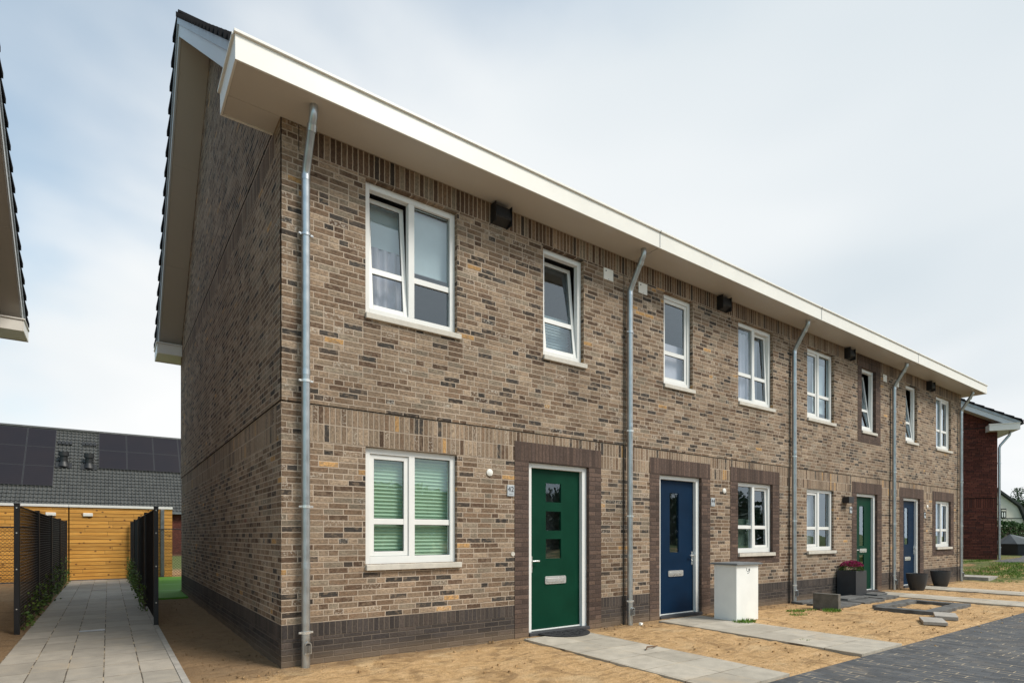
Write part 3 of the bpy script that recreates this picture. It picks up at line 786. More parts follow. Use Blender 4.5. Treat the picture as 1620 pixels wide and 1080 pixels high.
def downpipe(H, x, ground=-.06, Y=-.085, r=.042, ztop=ZS, brackets=(.36, 1.66, 2.96, 4.47), xt=None, yt=-.36, zk=5.13, grate=True):
    b = MB(); xt = x if xt is None else xt
    pts = [(x, Y, ground), (x, Y, zk-.06), (x, Y-.010, zk-.015), (x, Y-.035, zk+.035)]
    pts += [(xt, yt+.04, ztop-.14), (xt, yt+.012, ztop-.10), (xt, yt, ztop-.055), (xt, yt, ztop+.002)]
    b.tube(pts, r, 18)
    P_ = b.build('downpipe', 'zinc', H, smooth=True)
    for z in (3.05, 5.06, 1.05, .31):
        c = MB(); c.tube([(x, Y, z-.03), (x, Y, z+.03)], r+.0035, 18); c.build('pipe_socket', 'zinc', P_, smooth=True)
    c = MB(); c.tube([(xt, yt+.075, ztop-.215), (xt, yt+.05, ztop-.16)], r+.005, 18); c.build('pipe_socket', 'zinc', P_, smooth=True)
    for z in brackets:
        k = MB(); k.tube([(x, Y, z-.014), (x, Y, z+.014)], r+.008, 18)
        k.box(x-r-.03, x-r-.002, Y-.012, Y+.006, z-.010, z+.010); k.box(x+r+.002, x+r+.03, Y-.012, Y+.006, z-.010, z+.010)
        k.tube([(x-r-.02, Y-.02, z), (x-r-.02, Y+.012, z)], .006, 8); k.tube([(x+r+.02, Y-.02, z), (x+r+.02, Y+.012, z)], .006, 8)
        k.tube([(x, Y+r, z), (x, .01, z)], .007, 8)
        k.build('pipe_bracket', 'steel' if z < 3 else 'zinc', P_, smooth=True)
    g = MB()
    # leaf grate: a dark arched mouth facing the camera side with bars
    zc = .20; yy = Y-r-.006; n = 8; arch = [(x+.035*math.cos(math.pi*k/n)+.008, zc+.035+.035*math.sin(math.pi*k/n)) for k in range(n+1)]
    arch = [(x+.043, zc-.055)]+arch+[(x-.027, zc-.055)]
    g.prism(arch, yy-.014, yy+.03, 'Y', 0)
    inner = [(x+.008+(p[0]-x-.008)*.78, zc+(p[1]-zc)*.8) for p in arch]
    g.prism(inner, yy-.0165, yy-.0145, 'Y', 1)
    for k in range(4):
        xb = x-.012+k*.0135; g.box(xb, xb+.005, yy-.020, yy-.017, zc-.045, zc+.035, 0)
    if grate: g.build('leaf_grate', ['zinc', 'black_plastic'], P_)
    return P_

def text_mesh(name, s, size, mat, parent, loc, rot=(R(90), 0, 0), thick=.001):
    cu = bpy.data.curves.new(name, 'FONT'); cu.body = s; cu.size = size; cu.extrude = thick; cu.align_x = 'CENTER'; cu.align_y = 'CENTER'
    tmp = bpy.data.objects.new('tmp', cu); col.objects.link(tmp)
    me = bpy.data.meshes.new_from_object(tmp.evaluated_get(bpy.context.evaluated_depsgraph_get()))
    bpy.data.objects.remove(tmp)
    me.materials.clear(); me.materials.append(M[mat])
    o = bpy.data.objects.new(name, me); col.objects.link(o)
    o.parent = parent; o.matrix_parent_inverse = Matrix.Identity(4)
    root = parent
    o.location = Vector(loc); o.rotation_euler = rot
    return o

def number_sign(H, x, z, txt):
    b = MB(); b.box(x-.055, x+.055, -.016, -.002, z-.073, z+.073)
    o = b.build('number_sign', 'sign_face', H, bevel=.002)
    if txt:
        tt = text_mesh('digits', txt, .098, 'sign_ink', o, (0, 0, 0))
        tt.location = (x, -.0175, z+.015)
    ln = MB(); ln.box(x-.035, x+.035, -.0175, -.0165, z-.050, z-.046); ln.build('sign_line', 'zinc_dark', o)
def bell(H, x, z, r=.036):
    b = MB(); n = 24
    b.tube([(x, -.001, z), (x, -.016, z)], r, n); b.tube([(x, -.016, z), (x, -.021, z)], [r*.9, r*.75], n)
    b.build('doorbell', 'lamp_white', H, smooth=True)
def vent_hood(H, x, z=5.50):
    b = MB()
    b.prism([(-.012, z+.11), (-.10, z+.10), (-.14, z-.045), (-.13, z-.065), (-.012, z-.12)], x-.12, x+.12)
    b.box(x-.128, x-.121, -.145, -.012, z-.13, z+.115); b.box(x+.121, x+.128, -.145, -.012, z-.13, z+.115)
    o = b.build('vent_hood', 'black_plastic', H, bevel=.003)
    g = MB()
    for k in range(7):
        zz_ = z-.05+k*.022; yy = -.14+(zz_-(z-.045))/.145*.04-.003
        g.box(x-.105, x+.105, yy-.004, yy, zz_, zz_+.006)
    for k in range(8):
        xx = x-.10+k*.028; g.prism([(-.147, z-.04), (-.108, z+.09), (-.104, z+.09), (-.143, z-.04)], xx, xx+.004)
    g.build('grille', 'planter', o)
def vent_plate(H, x, z, w_=.20, h=.17):
    b = MB(); b.box(x-w_/2, x+w_/2, -.022, -.0125, z-h/2, z+h/2)
    o = b.build('vent_plate', 'cream', H, bevel=.003)
    s = MB(); s.tube([(x-.055, -.0222, z+.045), (x-.055, -.026, z+.045)], .010, 10); s.tube([(x, -.0222, z-.07), (x, -.025, z-.07)], .005, 8)
    s.build('screw', 'black_plastic', o)

# ------------------------------------------------------------------ the terrace of four houses
BX = [0, 5.05, 9.86, 14.66, 19.66]
GX = [-.52, 5.22, 10.05, 14.88, 20.08]
YB = 9.76
WW, WH = 1.175, 1.495
HEAD = 5.345
hl = ['brown brick end house with dark green three-pane front door and number 42 sign',
      'brown brick house with blue front door and a white utility box against its wall',
      'brown brick house with slit-paned green front door and red flowers in a black planter',
      'brown brick house with blue front door at the far end of the terrace']
houses = []
ops = [
  [(.89, .89+WW, HEAD-WH, HEAD), (3.42, 4.175, HEAD-WH, HEAD), (.895, .895+WW, 1.04, 2.36), (3.18, 4.285, -.1, 2.36)],
  [(5.937, 6.692, HEAD-WH, HEAD), (8.03, 8.03+WW, HEAD-WH, HEAD), (8.03, 8.03+WW, 1.04, 2.36), (5.845, 6.945, -.1, 2.36)],
  [(10.52, 10.52+WW, HEAD-WH, HEAD), (13.03, 13.785, HEAD-WH, HEAD), (10.525, 10.525+WW, 1.04, 2.36), (12.80, 13.90, -.1, 2.36)],
  [(15.57, 16.325, HEAD-WH, HEAD), (17.67, 17.67+WW, HEAD-WH, HEAD), (17.67, 17.67+WW, 1.04, 2.36), (15.45, 16.55, -.1, 2.36)]]
SURR = [ops[k][3] for k in range(4)]+[ops[1][2], ops[3][2], ops[2][1]]
for i in range(4):
    H = thing('terraced_house', ((BX[i]+BX[i+1])/2, 0, 0), hl[i], 'house', 'row of brown brick terraced houses'); houses.append(H)
    o = ops[i]; L, Rr = BX[i], BX[i+1]
    mb = front_wall(H, L, Rr, o, corner_l=(i == 0), corner_r=(i == 3))
    if i == 0: gable(mb, 0, 0, YB, -1)
    if i == 3: gable(mb, 19.66, 0, YB, 1)
    mb.build('wall', WM, H)
    rw = MB(); rw.face([(Rr, YB, -.1), (L, YB, -.1), (L, YB, 5.9), (Rr, YB, 5.9)]); rw.build('rear_wall', 'brick', H)
    pb = front_plinth(H, L, Rr, o)
    if i == 0: gable_plinth(pb, 0, 0, YB, -1)
    if i == 3: gable_plinth(pb, 19.66, 0, YB, 1)
    pb.build('plinth', ['brick_plinth', 'brick_plinth_top'], H)
    # inner structure: upper floor, party wall
    inn = MB(); inn.box(L+.3, Rr-.1, .35, YB-.3, 2.62, 2.85); inn.box(L+.3, Rr-.1, .35, YB-.3, 5.5, 5.6); inn.box(L+.3, Rr-.1, 4.2, 4.3, 0, 5.5)
    inn.box(Rr-.1, Rr-.05, .35, YB-.3, 0, 5.6); inn.box(L+.25, L+.3, .35, YB-.3, 0, 5.6)
    inn.build('interior', 'room', H)
    x0 = -.498 if i == 0 else GX[i]; x1 = GX[i+1] if i < 3 else 20.158
    house_roof(H, x0, x1, i == 0, i == 3, 0, YB, RY, RZ)
    if i == 0: verge(H, -.498, 0, 0, YB, RY, RZ)
    if i == 3: verge(H, 20.158, 19.66, 0, YB, RY, RZ)
    e = .0015
    gutter(H, GX[i]+(e if i else 0), GX[i+1]-(e if i < 3 else 0), -.013, -1, lret=.32 if i == 0 else None, rret=.32 if i == 3 else None, wallx=(-.012, 19.672))
    gutter(H, GX[i]+(e if i else 0), GX[i+1]-(e if i < 3 else 0), YB+.001, 1, lret=.32 if i == 0 else None, rret=.32 if i == 3 else None, wallx=(-.012, 19.672))
    if i:
        j = MB(); j.box(BX[i]-.052, BX[i]-.042, -.0135, -.0005, .0, 5.63); j.build('joint_shadow_line', 'joint_shade', H)  # dark strip paints both the joint and the shadow line beside the downpipe
        j = MB(); j.box(GX[i]-.006, GX[i]+.006, -.536, -.5335, ZS, ZF+.03); j.build('gutter_joint', 'zinc_dark', H)
j = MB(); j.box(.165, .174, -.0145, -.013, 5.36, 5.63); j.build('joint_shadow_line', 'joint_shade', houses[0])

PX = [.221, 5.063, 9.866, 14.661]
for i in range(4): downpipe(houses[i], PX[i])
downpipe(houses[3], 19.44)
H1, H2, H3, H4 = houses
# surrounds
surround(H1, 3.18, 4.285, -.1, 2.36, 2.62); surround(H2, 5.845, 6.945, -.1, 2.36, 2.62)
surround(H3, 12.80, 13.90, -.1, 2.36, 2.62); surround(H4, 15.45, 16.55, -.1, 2.36, 2.62)
surround(H2, 8.03, 9.205, 1.04, 2.36, 2.62, .84); surround(H4, 17.67, 18.845, 1.04, 2.36, 2.62, .80)
b = MB(); y0, y1 = -.018, .15; a, c = 13.03, 13.785
b.box(a-.2, a, y0, y1, 3.57, 5.345); b.box(c, c+.26, y0, y1, 3.57, 5.345); b.box(a-.2, c+.26, y0, y1, 5.345, 5.62, 1); b.box(a, c, y0, y1, 3.57, HEAD-WH, 1)
b.build('brick_surround', ['brick_surround', 'brick_surround_top'], H3)
# windows
ZU = HEAD-WH
window(H1, .89, ZU, WW, WH, 'double', 5.5, [(0, 1, .62, 'pale_blind', 'roll'), (0, .62, .0, 'lilac_curtain', 'curtain'), (1, 1, .45, 'pale_blind', 'roll')])
window(H1, 3.42, ZU, .755, WH, 'single', 6, [(0, .45, 0, 'pale_blind', 'pleat')])
window(H1, .895, 1.04, WW, 1.32, 'double', None, [(0, 1, 0, 'green_blind', 'pleat'), (1, 1, 0, 'green_blind', 'pleat')])
window(H2, 5.937, ZU, .755, WH, 'single', None, [(0, .5, 0, 'lilac_curtain', 'roll')])
window(H2, 8.03, ZU, WW, WH, 'double', 2, [(0, .96, 0, 'lilac_curtain', 'curtain'), (1, .96, 0, 'lilac_curtain', 'curtain')], sash_side=1)
window(H2, 8.03, 1.04, WW, 1.32, 'double', 1.2, [(0, .48, 0, 'dark_green_shade', 'roll'), (1, .48, 0, 'dark_green_shade', 'roll')], sash_side=1)
window(H3, 10.52, ZU, WW, WH, 'double', None, [(0, .9, .0, 'grey_curtain', 'curtain'), (1, .9, .1, 'pale_blind', 'roll')])
window(H3, 13.03, ZU, .755, WH, 'single', 7, [(0, .9, 0, 'grey_curtain', 'curtain')])
window(H3, 10.525, 1.04, WW, 1.32, 'double', None, [(0, 1, 0, 'grey_curtain', 'curtain')])
window(H4, 15.57, ZU, .755, WH, 'single', 7, [(0, .9, 0, 'grey_curtain', 'curtain')])
window(H4, 17.67, ZU, WW, WH, 'double', None, [(0, 1, 0, 'grey_curtain', 'curtain'), (1, 1, 0, 'lilac_curtain', 'curtain')], sash_side=1)
window(H4, 17.67, 1.04, WW, 1.32, 'double', None, [(0, 1, 0, 'lilac_curtain', 'curtain'), (1, 1, 0, 'lilac_curtain', 'curtain')], sash_side=1)
# doors
door(H1, 3.18, 1.105, 'green_door', [(3.565, 3.845, 1.835, 2.10), (3.565, 3.845, 1.435, 1.705), (3.565, 3.845, 1.04, 1.315)], (3.545, 3.93, .68, .79), 3.300, 1.01)
door(H2, 5.845, 1.10, 'blue_door', [(6.235, 6.47, 1.08, 2.08)], (6.19, 6.58, .675, .775), 6.820, 1.02)
door(H3, 12.80, 1.10, 'green_door', [(13.2, 13.44, 1.12, 2.07), (13.2, 13.44, .55, .905)], (13.2, 13.56, .96, 1.05), 12.925, 1.02)
door(H4, 15.45, 1.10, 'blue_door', [(15.83, 16.07, 1.13, 2.10)], (15.83, 16.2, .70, .80), 16.425, 1.02)
vent_hood(H1, 2.68, 5.49); vent_hood(H2, 7.50); vent_hood(H3, 12.30); vent_hood(H4, 17.10)
vent_plate(H1, 4.67, 5.275); vent_plate(H2, 5.43, 5.26); vent_plate(H3, 14.30, 5.275); vent_plate(H4, 15.03, 5.26)
bell(H1, 2.545, 2.173, .045); bell(H2, 7.60, 2.17, .045); bell(H4, 17.05, 2.17, .045)
b = MB(); b.tube([(2.915, -.001, 1.12), (2.915, -.010, 1.12)], .030, 16); b.build('doorbell', 'sill', H1, smooth=True)
number_sign(H1, 2.875, 1.955, '42'); number_sign(H2, 7.262, 1.955, '44'); number_sign(H3, 12.49, 1.955, '46'); number_sign(H4, 16.87, 1.92, '48')
b = MB(); b.box(12.10, 12.30, -.012, -.001, 2.11, 2.23); b.box(12.09, 12.33, -.15, -.013, 2.10, 2.24); b.build('wall_lamp', 'black_metal', H3, bevel=.006)

# ------------------------------------------------------------------ door mats
def mat_half(cx_, w_, d, y0, label, name='doormat'):
    b = MB(); n = 24
    pts = [(cx_+w_/2*math.cos(math.pi+math.pi*k/n), y0+d*math.sin(math.pi+math.pi*k/n)) for k in range(n+1)]
    b.prism(pts, .020, .034, 'Z')
    for k in range(60):
        a = random.uniform(math.pi, 2*math.pi); r = math.sqrt(random.random())*.9
        x = cx_+w_/2*r*math.cos(a); y = y0+d*r*math.sin(a)
        b.box(x-.02, x+.02, y-.006, y+.006, .034, .042)
    o = b.build(name, 'rubber', bevel=.003); return tag(o, label, 'doormat')
mat_half(3.70, .80, .42, -.05, 'black half-round rubber doormat before the near green door')
b = MB()
for k in range(1):
    n = 20; pts = [(13.3+.36*math.cos(math.pi+math.pi*k/n), -.08+.3*math.sin(math.pi+math.pi*k/n)) for k in range(n+1)]
b.prism(pts, .020, .032, 'Z'); tag(b.build('doormat', 'soil'), 'brown half-round doormat before the slit-pane green door', 'doormat')

# ------------------------------------------------------------------ white meter box
H = thing('meter_box', (6.9, -.7, 0), 'white metal utility box with grey lid beside the near blue door', 'utility box')
b = MB(); b.box(6.59, 7.20, -.905, -.50, 0, .895); b.build('cabinet', 'box_white', H, bevel=.006)
b = MB(); b.box(6.545, 7.265, -.945, -.44, .897, .918); b.box(6.57, 7.24, -.925, -.46, .918, .926); b.build('lid', 'box_lid', H, bevel=.004)
b = MB()
for (x, z, w_, h) in ((.27, .80, .012, .05), (.29, .785, .035, .012), (.33, .80, .04, .035), (.34, .77, .012, .03), (.30, .755, .03, .012)):
    b.box(6.59+x, 6.59+x+w_, -.9070, -.9055, z, z+h)
b.build('stencil_mark', 'box_lid', H)

# ------------------------------------------------------------------ blocks, slabs, pavers
def slab(name, cx_, cy, lx, ly, z0, h, rot, mat, label, cat, group=None, bev=.006):
    b = MB(); b.box(-lx/2, lx/2, -ly/2, ly/2, 0, h); o = b.build(name, mat, bevel=bev)
    o.location = (cx_, cy, z0); o.rotation_euler.z = R(rot); return tag(o, label, cat, group)
# upright u-shaped edging block
b = MB(); b.prism([(-.06, 0), (.06, 0), (.06, .30), (-.06, .30)], -.22, .22, 'Y')
o = b.build('edging_block', 'concrete_block', bevel=.008); o.location = (9.42, -.93, -.01); o.rotation_euler.z = R(6)
tag(o, 'grey-brown upright concrete block left of the black square planter', 'concrete block')
G = 'dark paving slabs stacked as a step at the slit-pane green door'
k = 0
lab = ['long flat dark slab nearest the upright concrete block', 'dark slab under the front edge of the square planter', 'dark slab right behind the upright concrete block',
       'dark slab between the square planter and the doormat', 'dark slab closest to the doormat of the slit-pane door', 'dark slab lying loose on top beside the square planter', 'small dark slab on top nearest the far path']
sp = [(10.20, -.70, .95, .62, -.01, .045), (11.25, -.68, 1.0, .66, -.01, .05), (10.3, -.2, 1.1, .24, -.01, .05), (12.33, -.62, .85, .56, -.01, .055),
      (11.9, -.18, 1.3, .25, -.01, .055), (11.25, -.52, .90, .36, .042, .035), (12.50, -.50, .55, .32, .047, .035)]
for L_, s_ in zip(lab, sp):
    slab('paving_slab', *s_[:4], s_[4], s_[5], random.uniform(-2, 2), 'concrete_dark', L_, 'paving slab', G)
# rectangle of kerb blocks
G = 'dark kerb blocks laid in a rectangle on the sand'
fr_ = [((10.16, -1.95), (.22, .95), 3, 'dark kerb block forming the left end of the sand-filled rectangle'),
       ((10.73, -2.30), (.90, .22), 2, 'front left kerb block of the sand-filled rectangle'),
       ((11.62, -2.26), (.86, .22), 1, 'front right kerb block of the sand-filled rectangle'),
       ((11.95, -1.82), (.22, .62), -2, 'dark kerb block forming the right end of the sand-filled rectangle'),
       ((11.65, -1.43), (.84, .22), 1, 'rear right kerb block of the sand-filled rectangle'),
       ((10.76, -1.46), (.92, .22), -1, 'rear left kerb block of the sand-filled rectangle')]
for (c_, s_, r_, L_) in fr_: slab('kerb_block', c_[0], c_[1], s_[0], s_[1], -.03, .085, r_, 'concrete_dark', L_, 'kerb block', G)
G = 'pale concrete tiles left by the road'
slab('concrete_tile', 9.03, -2.72, .60, .30, .005, .05, 24, 'concrete_pale', 'pale concrete tile lying left at the edge of the road, before its twin', 'tile', G)
slab('concrete_tile', 9.75, -2.66, .60, .30, .012, .06, 20, 'concrete_pale', 'pale concrete tile lying right at the edge of the road, darker sided', 'tile', G)
b = MB(); b.tube([(4.62, -1.42, .02), (4.70, -1.37, .035), (4.80, -1.38, .03), (4.93, -1.33, .02)], [.006, .010, .009, .004], 7)
o = b.build('stick', 'stick', smooth=True); o.location = (-.95, -.2, .012); tag(o, 'thin brown stick lying on the near pale front path', 'stick')

# ------------------------------------------------------------------ plants in pots
def leaf_quad(b, p, d, l, w_, mi=0):
    d = d.normalized(); s = d.cross(Vector((random.uniform(-1, 1), random.uniform(-1, 1), random.uniform(-1, 1)))).normalized()*w_/2
    b.face([p, p+d*l*.5+s, p+d*l, p+d*l*.5-s], mi)
def rv(): return Vector((random.gauss(0, 1), random.gauss(0, 1), random.gauss(0, 1))).normalized()
H = thing('flower_planter', (12.03, -.27, .13), 'tall square black planter holding a mound of dark red flowers', 'planter')
b = MB(); X0, X1, Y0_, Y1_, Z0, Z1 = 11.77, 12.29, -.43, .0-.03, .042, .59
b.box(X0, X1, Y0_, Y0_+.03, Z0, Z1); b.box(X0, X1, Y1_-.03, Y1_, Z0, Z1); b.box(X0, X0+.03, Y0_+.03, Y1_-.03, Z0, Z1); b.box(X1-.03, X1, Y0_+.03, Y1_-.03, Z0, Z1)
b.build('pot', 'planter', H, bevel=.006)
b = MB(); b.box(X0+.03, X1-.03, Y0_+.03, Y1_-.03, Z1-.08, Z1-.04); b.build('soil', 'soil', H)
b = MB(); c_ = Vector((12.03, -.23, .60))
for k in range(700):
    d = rv(); d.z = abs(d.z)*.8; leaf_quad(b, c_+Vector((d.x*.23, d.y*.2, d.z*.14)), d+rv()*.5, .045, .02)
b.build('foliage', 'leaf', H)
b = MB()
for k in range(520):
    d = rv(); d.z = abs(d.z)*.7+.25; d.normalize(); p = c_+Vector((d.x*.26, d.y*.22, .06+d.z*.14))
    for q in range(5): leaf_quad(b, p, d*.6+rv(), .022, .014)
b.build('flowers', 'flower', H)
def pot(x, y, label):
    H = thing('plant_pot', (x, y, 0), label, 'plant pot', 'round dark pots beside the far blue door')
    b = MB(); prof = [(.15, 0), (.155, .015), (.19, .14), (.222, .30), (.232, .40), (.234, .415), (.222, .415), (.215, .39), (.20, .30)]
    n = 28
    for (r, z) in prof:
        for k in range(n): b.v.append((x+r*math.cos(2*math.pi*k/n), y+r*math.sin(2*math.pi*k/n), z))
    for i in range(len(prof)-1):
        for k in range(n):
            b.f.append((i*n+k, i*n+(k+1) % n, (i+1)*n+(k+1) % n, (i+1)*n+k)); b.mi.append(0)
    b.f.append(tuple(range(n))[::-1]); b.mi.append(0)
    b.build('pot', 'planter', H, smooth=True)
    s = MB(); s.tube([(x, y, .33), (x, y, .36)], .20, n); s.build('soil', 'soil', H)
pot(15.12, -.42, 'round dark pot on the near side of the far blue door')
pot(16.90, -.36, 'round dark pot on the far side of the far blue door')

# ------------------------------------------------------------------ tufts, clods
def tuft(x, y, r, n, h, z=0.0):
    b = MB()
    for k in range(n):
        a = random.uniform(0, 6.28); q = math.sqrt(random.random())*r
        p = Vector((x+q*math.cos(a), y+q*.6*math.sin(a), z)); d = Vector((random.gauss(0, .5), random.gauss(0, .5), 1))
        leaf_quad(b, p, d, h*random.uniform(.5, 1.2), .010)
    return b
tf = [(6.66, -1.0, .22, 300, .07, 'bright grass tuft at the foot of the white utility box'), (8.6, -.78, .22, 200, .05, 'low green weed between white box and drainpipe, nearer the wall'),
      (8.2, -1.05, .2, 110, .04, 'small weed beside the second front path'), (9.15, -1.15, .22, 300, .06, 'bright grass tuft in front of the upright concrete block'),
      (5.9, -2.35, .12, 60, .03, 'tiny weed on the sand between the two near paths'), (9.0, -.85, .15, 70, .035, 'sparse weed right of the low green weed')]
for (x, y, r, n, h, L_) in tf:
    tag(tuft(x, y, r, n, h).build('grass_tuft', 'grass_blade'), L_, 'grass tuft', 'weeds on the sand')
b = MB()
def clod(b, x, y, z, s):
    p = []
    for k in range(8):
        sx, sy, sz = (1 if k & 1 else -1), (1 if k & 2 else -1), (1 if k & 4 else -1)
        p.append((x+sx*s*random.uniform(.4, 1), y+sy*s*random.uniform(.4, 1), z+sz*s*random.uniform(.3, .8)))
    n = len(b.v); b.v += p
    for f in ((0, 2, 3, 1), (4, 5, 7, 6), (0, 1, 5, 4), (1, 3, 7, 5), (3, 2, 6, 7), (2, 0, 4, 6)): b.f.append(tuple(n+i for i in f)); b.mi.append(0)
for k in range(900):
    x = random.choice([random.uniform(-.7, 12), random.uniform(3, 20)]); y = -random.uniform(.03, 3.05) if random.random() < .75 else -random.uniform(2.7, 3.5)
    if random.random() < .3: y = -abs(random.gauss(0, .2))-.02
    if any(a < x < c2 for a, c2 in ((2.85, 4.05), (5.5, 6.75), (12.7, 13.9), (15.3, 16.6))) and random.random() < .97: continue
    if y < -3.2 and random.random() < .7: continue
    clod(b, x, y, .004, random.choice([.004, .006, .006, .009, .012, .016]))
for k in range(500):
    clod(b, random.uniform(-.75, -.05), random.uniform(-1, 8), .002, random.choice([.005, .007, .01]))
tag(b.build('pebbles', 'ground'), 'small clods and stones strewn over the sandy front yards', 'pebbles', kind='stuff')
b = MB()
for k in range(26000):
    x = random.uniform(19.9, 25.5); y = random.uniform(-4.5, 1.1)
    s = math.sin(x*2.1+y)+math.sin(y*3.3-x*.7)+math.sin(x*.9)
    if s < random.uniform(-.3, .9) and x < 24.6: continue
    if 20.15 < x < 21.2 and -.55 < y < .35: continue
    if x > 23.2 and y < .7 and (x-23.2) > -(y-.75)*.8: continue
    d = Vector((random.gauss(0, .4), random.gauss(0, .4), 1)); leaf_quad(b, Vector((x, y, hill(x, y)-.005)), d, random.uniform(.03, .085), .014)
tag(b.build('grass', 'grass_blade'), 'patchy short grass beyond the far end of the terrace', 'grass', kind='stuff')

b = MB(); clod(b, 0, 0, 0, .032); o = b.build('stone', 'lamp_white'); o.location = (5.18, -.20, .01); tag(o, 'white stone at the foot of the drainpipe between the near green and blue doors', 'stone')
# ------------------------------------------------------------------ black mesh fences beside the passage
def mesh_fence(x, y0, y1, n, label, hgt=1.795):
    H = thing('mesh_fence', (x, y0, 0), label, 'fence', 'black mesh fences along the passage')
    ys = [y0+(y1-y0)*i/n for i in range(n+1)]
    for y in ys:
        b = MB(); b.box(x-.03, x+.03, y-.035, y+.035, -.1, hgt); b.box(x-.034, x+.034, y-.039, y+.039, hgt, hgt+.012)
        p_ = b.build('post', 'black_metal', H, bevel=.003)
        if y == y0:
            s = MB()
            for z in (.35, .9, 1.4, 1.745): s.tube([(x, y-.0352, z), (x, y-.040, z)], .009, 10)
            s.build('bolt', 'steel', p_)
    for i in range(n):
        b = MB(); a, c = ys[i]+.04, ys[i+1]-.04
        k = a
        while k < c: b.wire((x, k, .06), (x, k, hgt-.02), .0020); k += .05
        z = .06
        while z < hgt: b.wire((x+.006, a, z), (x+.006, c, z), .0026); z += .045
        b.box(x-.008, x+.014, a, c, hgt-.03, hgt-.018)
        b.build('mesh_panel', 'black_metal', H)
mesh_fence(-2.47, 4.23, 15.3, 4, 'black mesh fence on the left side of the tiled passage')
mesh_fence(-.855, 4.02, 15.3, 4, 'black mesh fence on the right side of the tiled passage, by the brick gable')
def vine(x, y0, y1, side, label):
    H = thing('climbing_plants', (x, y0, 0), label, 'hedge', 'young climbers at the mesh fences')
    b = MB(); st = MB(); y = y0
    while y < y1:
        h = random.uniform(.2, .75)*(.75+.4*(y-y0)/(y1-y0)); top = Vector((x+side*random.uniform(.0, .09), y+random.uniform(-.1, .1), h))
        st.wire((x+side*.03, y, 0), tuple(top), .004)
        for k in range(int(46*h)):
            f = random.random(); p = Vector((x+side*.03, y, 0)).lerp(top, f)+Vector((random.gauss(.015*side, .035), random.gauss(0, .09), random.gauss(0, .05)))
            if p.z < 0.02: p.z = .05
            leaf_quad(b, p, rv()+Vector((side*.5, 0, .2)), random.uniform(.035, .07), .035)
        y += random.uniform(.14, .30)
    b.build('foliage', 'leaf', H); tag(st.build('stem', 'bark', H), kind='stuff')
vine(-2.46, 4.6, 15.0, .7, 'leafy young climbers low on the left mesh fence')
vine(-.87, 6.0, 15.0, -.9, 'leafy young climbers low on the right mesh fence')
# drain covers in the passage
def drain(y, label):
    b = MB(); b.box(-1.78, -1.48, y-.07, y+.07, .008, .014); o = b.build('drain_cover', 'zinc_dark', bevel=.002)
    return tag(o, label, 'drain cover', 'drain covers in the passage')
drain(3.95, 'narrow metal drain cover in the passage between the first fence posts'); drain(11.4, 'narrow metal drain cover at the far end of the passage, near the sheds')

# ------------------------------------------------------------------ chain-link fences
def chain(x0, x1, y, h, label):
    H = thing('chain_link_fence', (x0, y, 0), label, 'fence', 'chain-link fences before the sheds')
    b = MB()
    for z in (h, .06): b.wire((x0, y, z), (x1, y, z), .014 if z == h else .006)
    b.build('rail', 'black_metal', H)
    b = MB(); s = .09; k = x0-h
    while k < x1:
        for sg in (1, -1):
            xa, za, xb, zb = k, (.05 if sg > 0 else h), k+h, (h if sg > 0 else .05)
            sl = (zb-za)/(xb-xa)
            if xa < x0: za += sl*(x0-xa); xa = x0
            if xb > x1: zb += sl*(x1-xb); xb = x1
            if xb > xa: b.wire((xa, y+.003*sg, za), (xb, y+.003*sg, zb), .0032)
        k += s
    b.build('wire_mesh', 'black_metal', H)
    for x in ([x0+.02, x1-.02] if x1-x0 < 3 else [x0+.02+(x1-x0-.04)*q/3 for q in range(4)]):
        b = MB(); b.tube([(x, y+.03, -.1), (x, y+.03, h+.04)], .02, 10); b.build('post', 'black_metal', H)
chain(-10.5, -2.55, 14.5, 1.60, 'chain-link fence left of the passage, before the wooden shed')
chain(-.80, 3.6, 15.33, 1.58, 'chain-link fence behind the artificial turf')

# ------------------------------------------------------------------ wooden sheds
def shed(x0, x1, label, lights):
    y0, y1, h = 15.45, 18.3, 2.22
    H = thing('wooden_shed', ((x0+x1)/2, y0, 0), label, 'shed', 'larch-clad garden sheds at the end of the passage')
    b = MB(); b.box(x0+.012, x1-.012, y0, y1, -.05, h); b.build('cladding', 'cladding', H)
    b = MB(); b.box(x0+.002, x1-.002, y0-.03, y1+.03, h, h+.075); b.build('roof_trim', 'white_frame', H, bevel=.004)
    b = MB(); b.box(x0+.02, x1-.02, y0-.012, y1-.02, -.06, .03); b.build('base_rail', 'concrete_dark', H)
    for lx in lights:
        b = MB(); b.box(lx-.12, lx+.12, y0-.05, y0-.001, 1.95, 2.05); b.build('wall_light', 'lamp_white', H, bevel=.012)
shed(-2.405, .27, 'orange larch-clad shed closing the passage, with one white lamp', [-1.95])
shed(-7.6, -2.415, 'orange larch-clad shed left of the one closing the passage', [-2.83])
b = MB(); b.box(-.07, .03, 15.36, 15.44, 0, 2.2); tag(b.build('downpipe_post', 'zinc_dark', bevel=.006), 'grey square drainpipe on the right end of the passage shed', 'drainpipe')

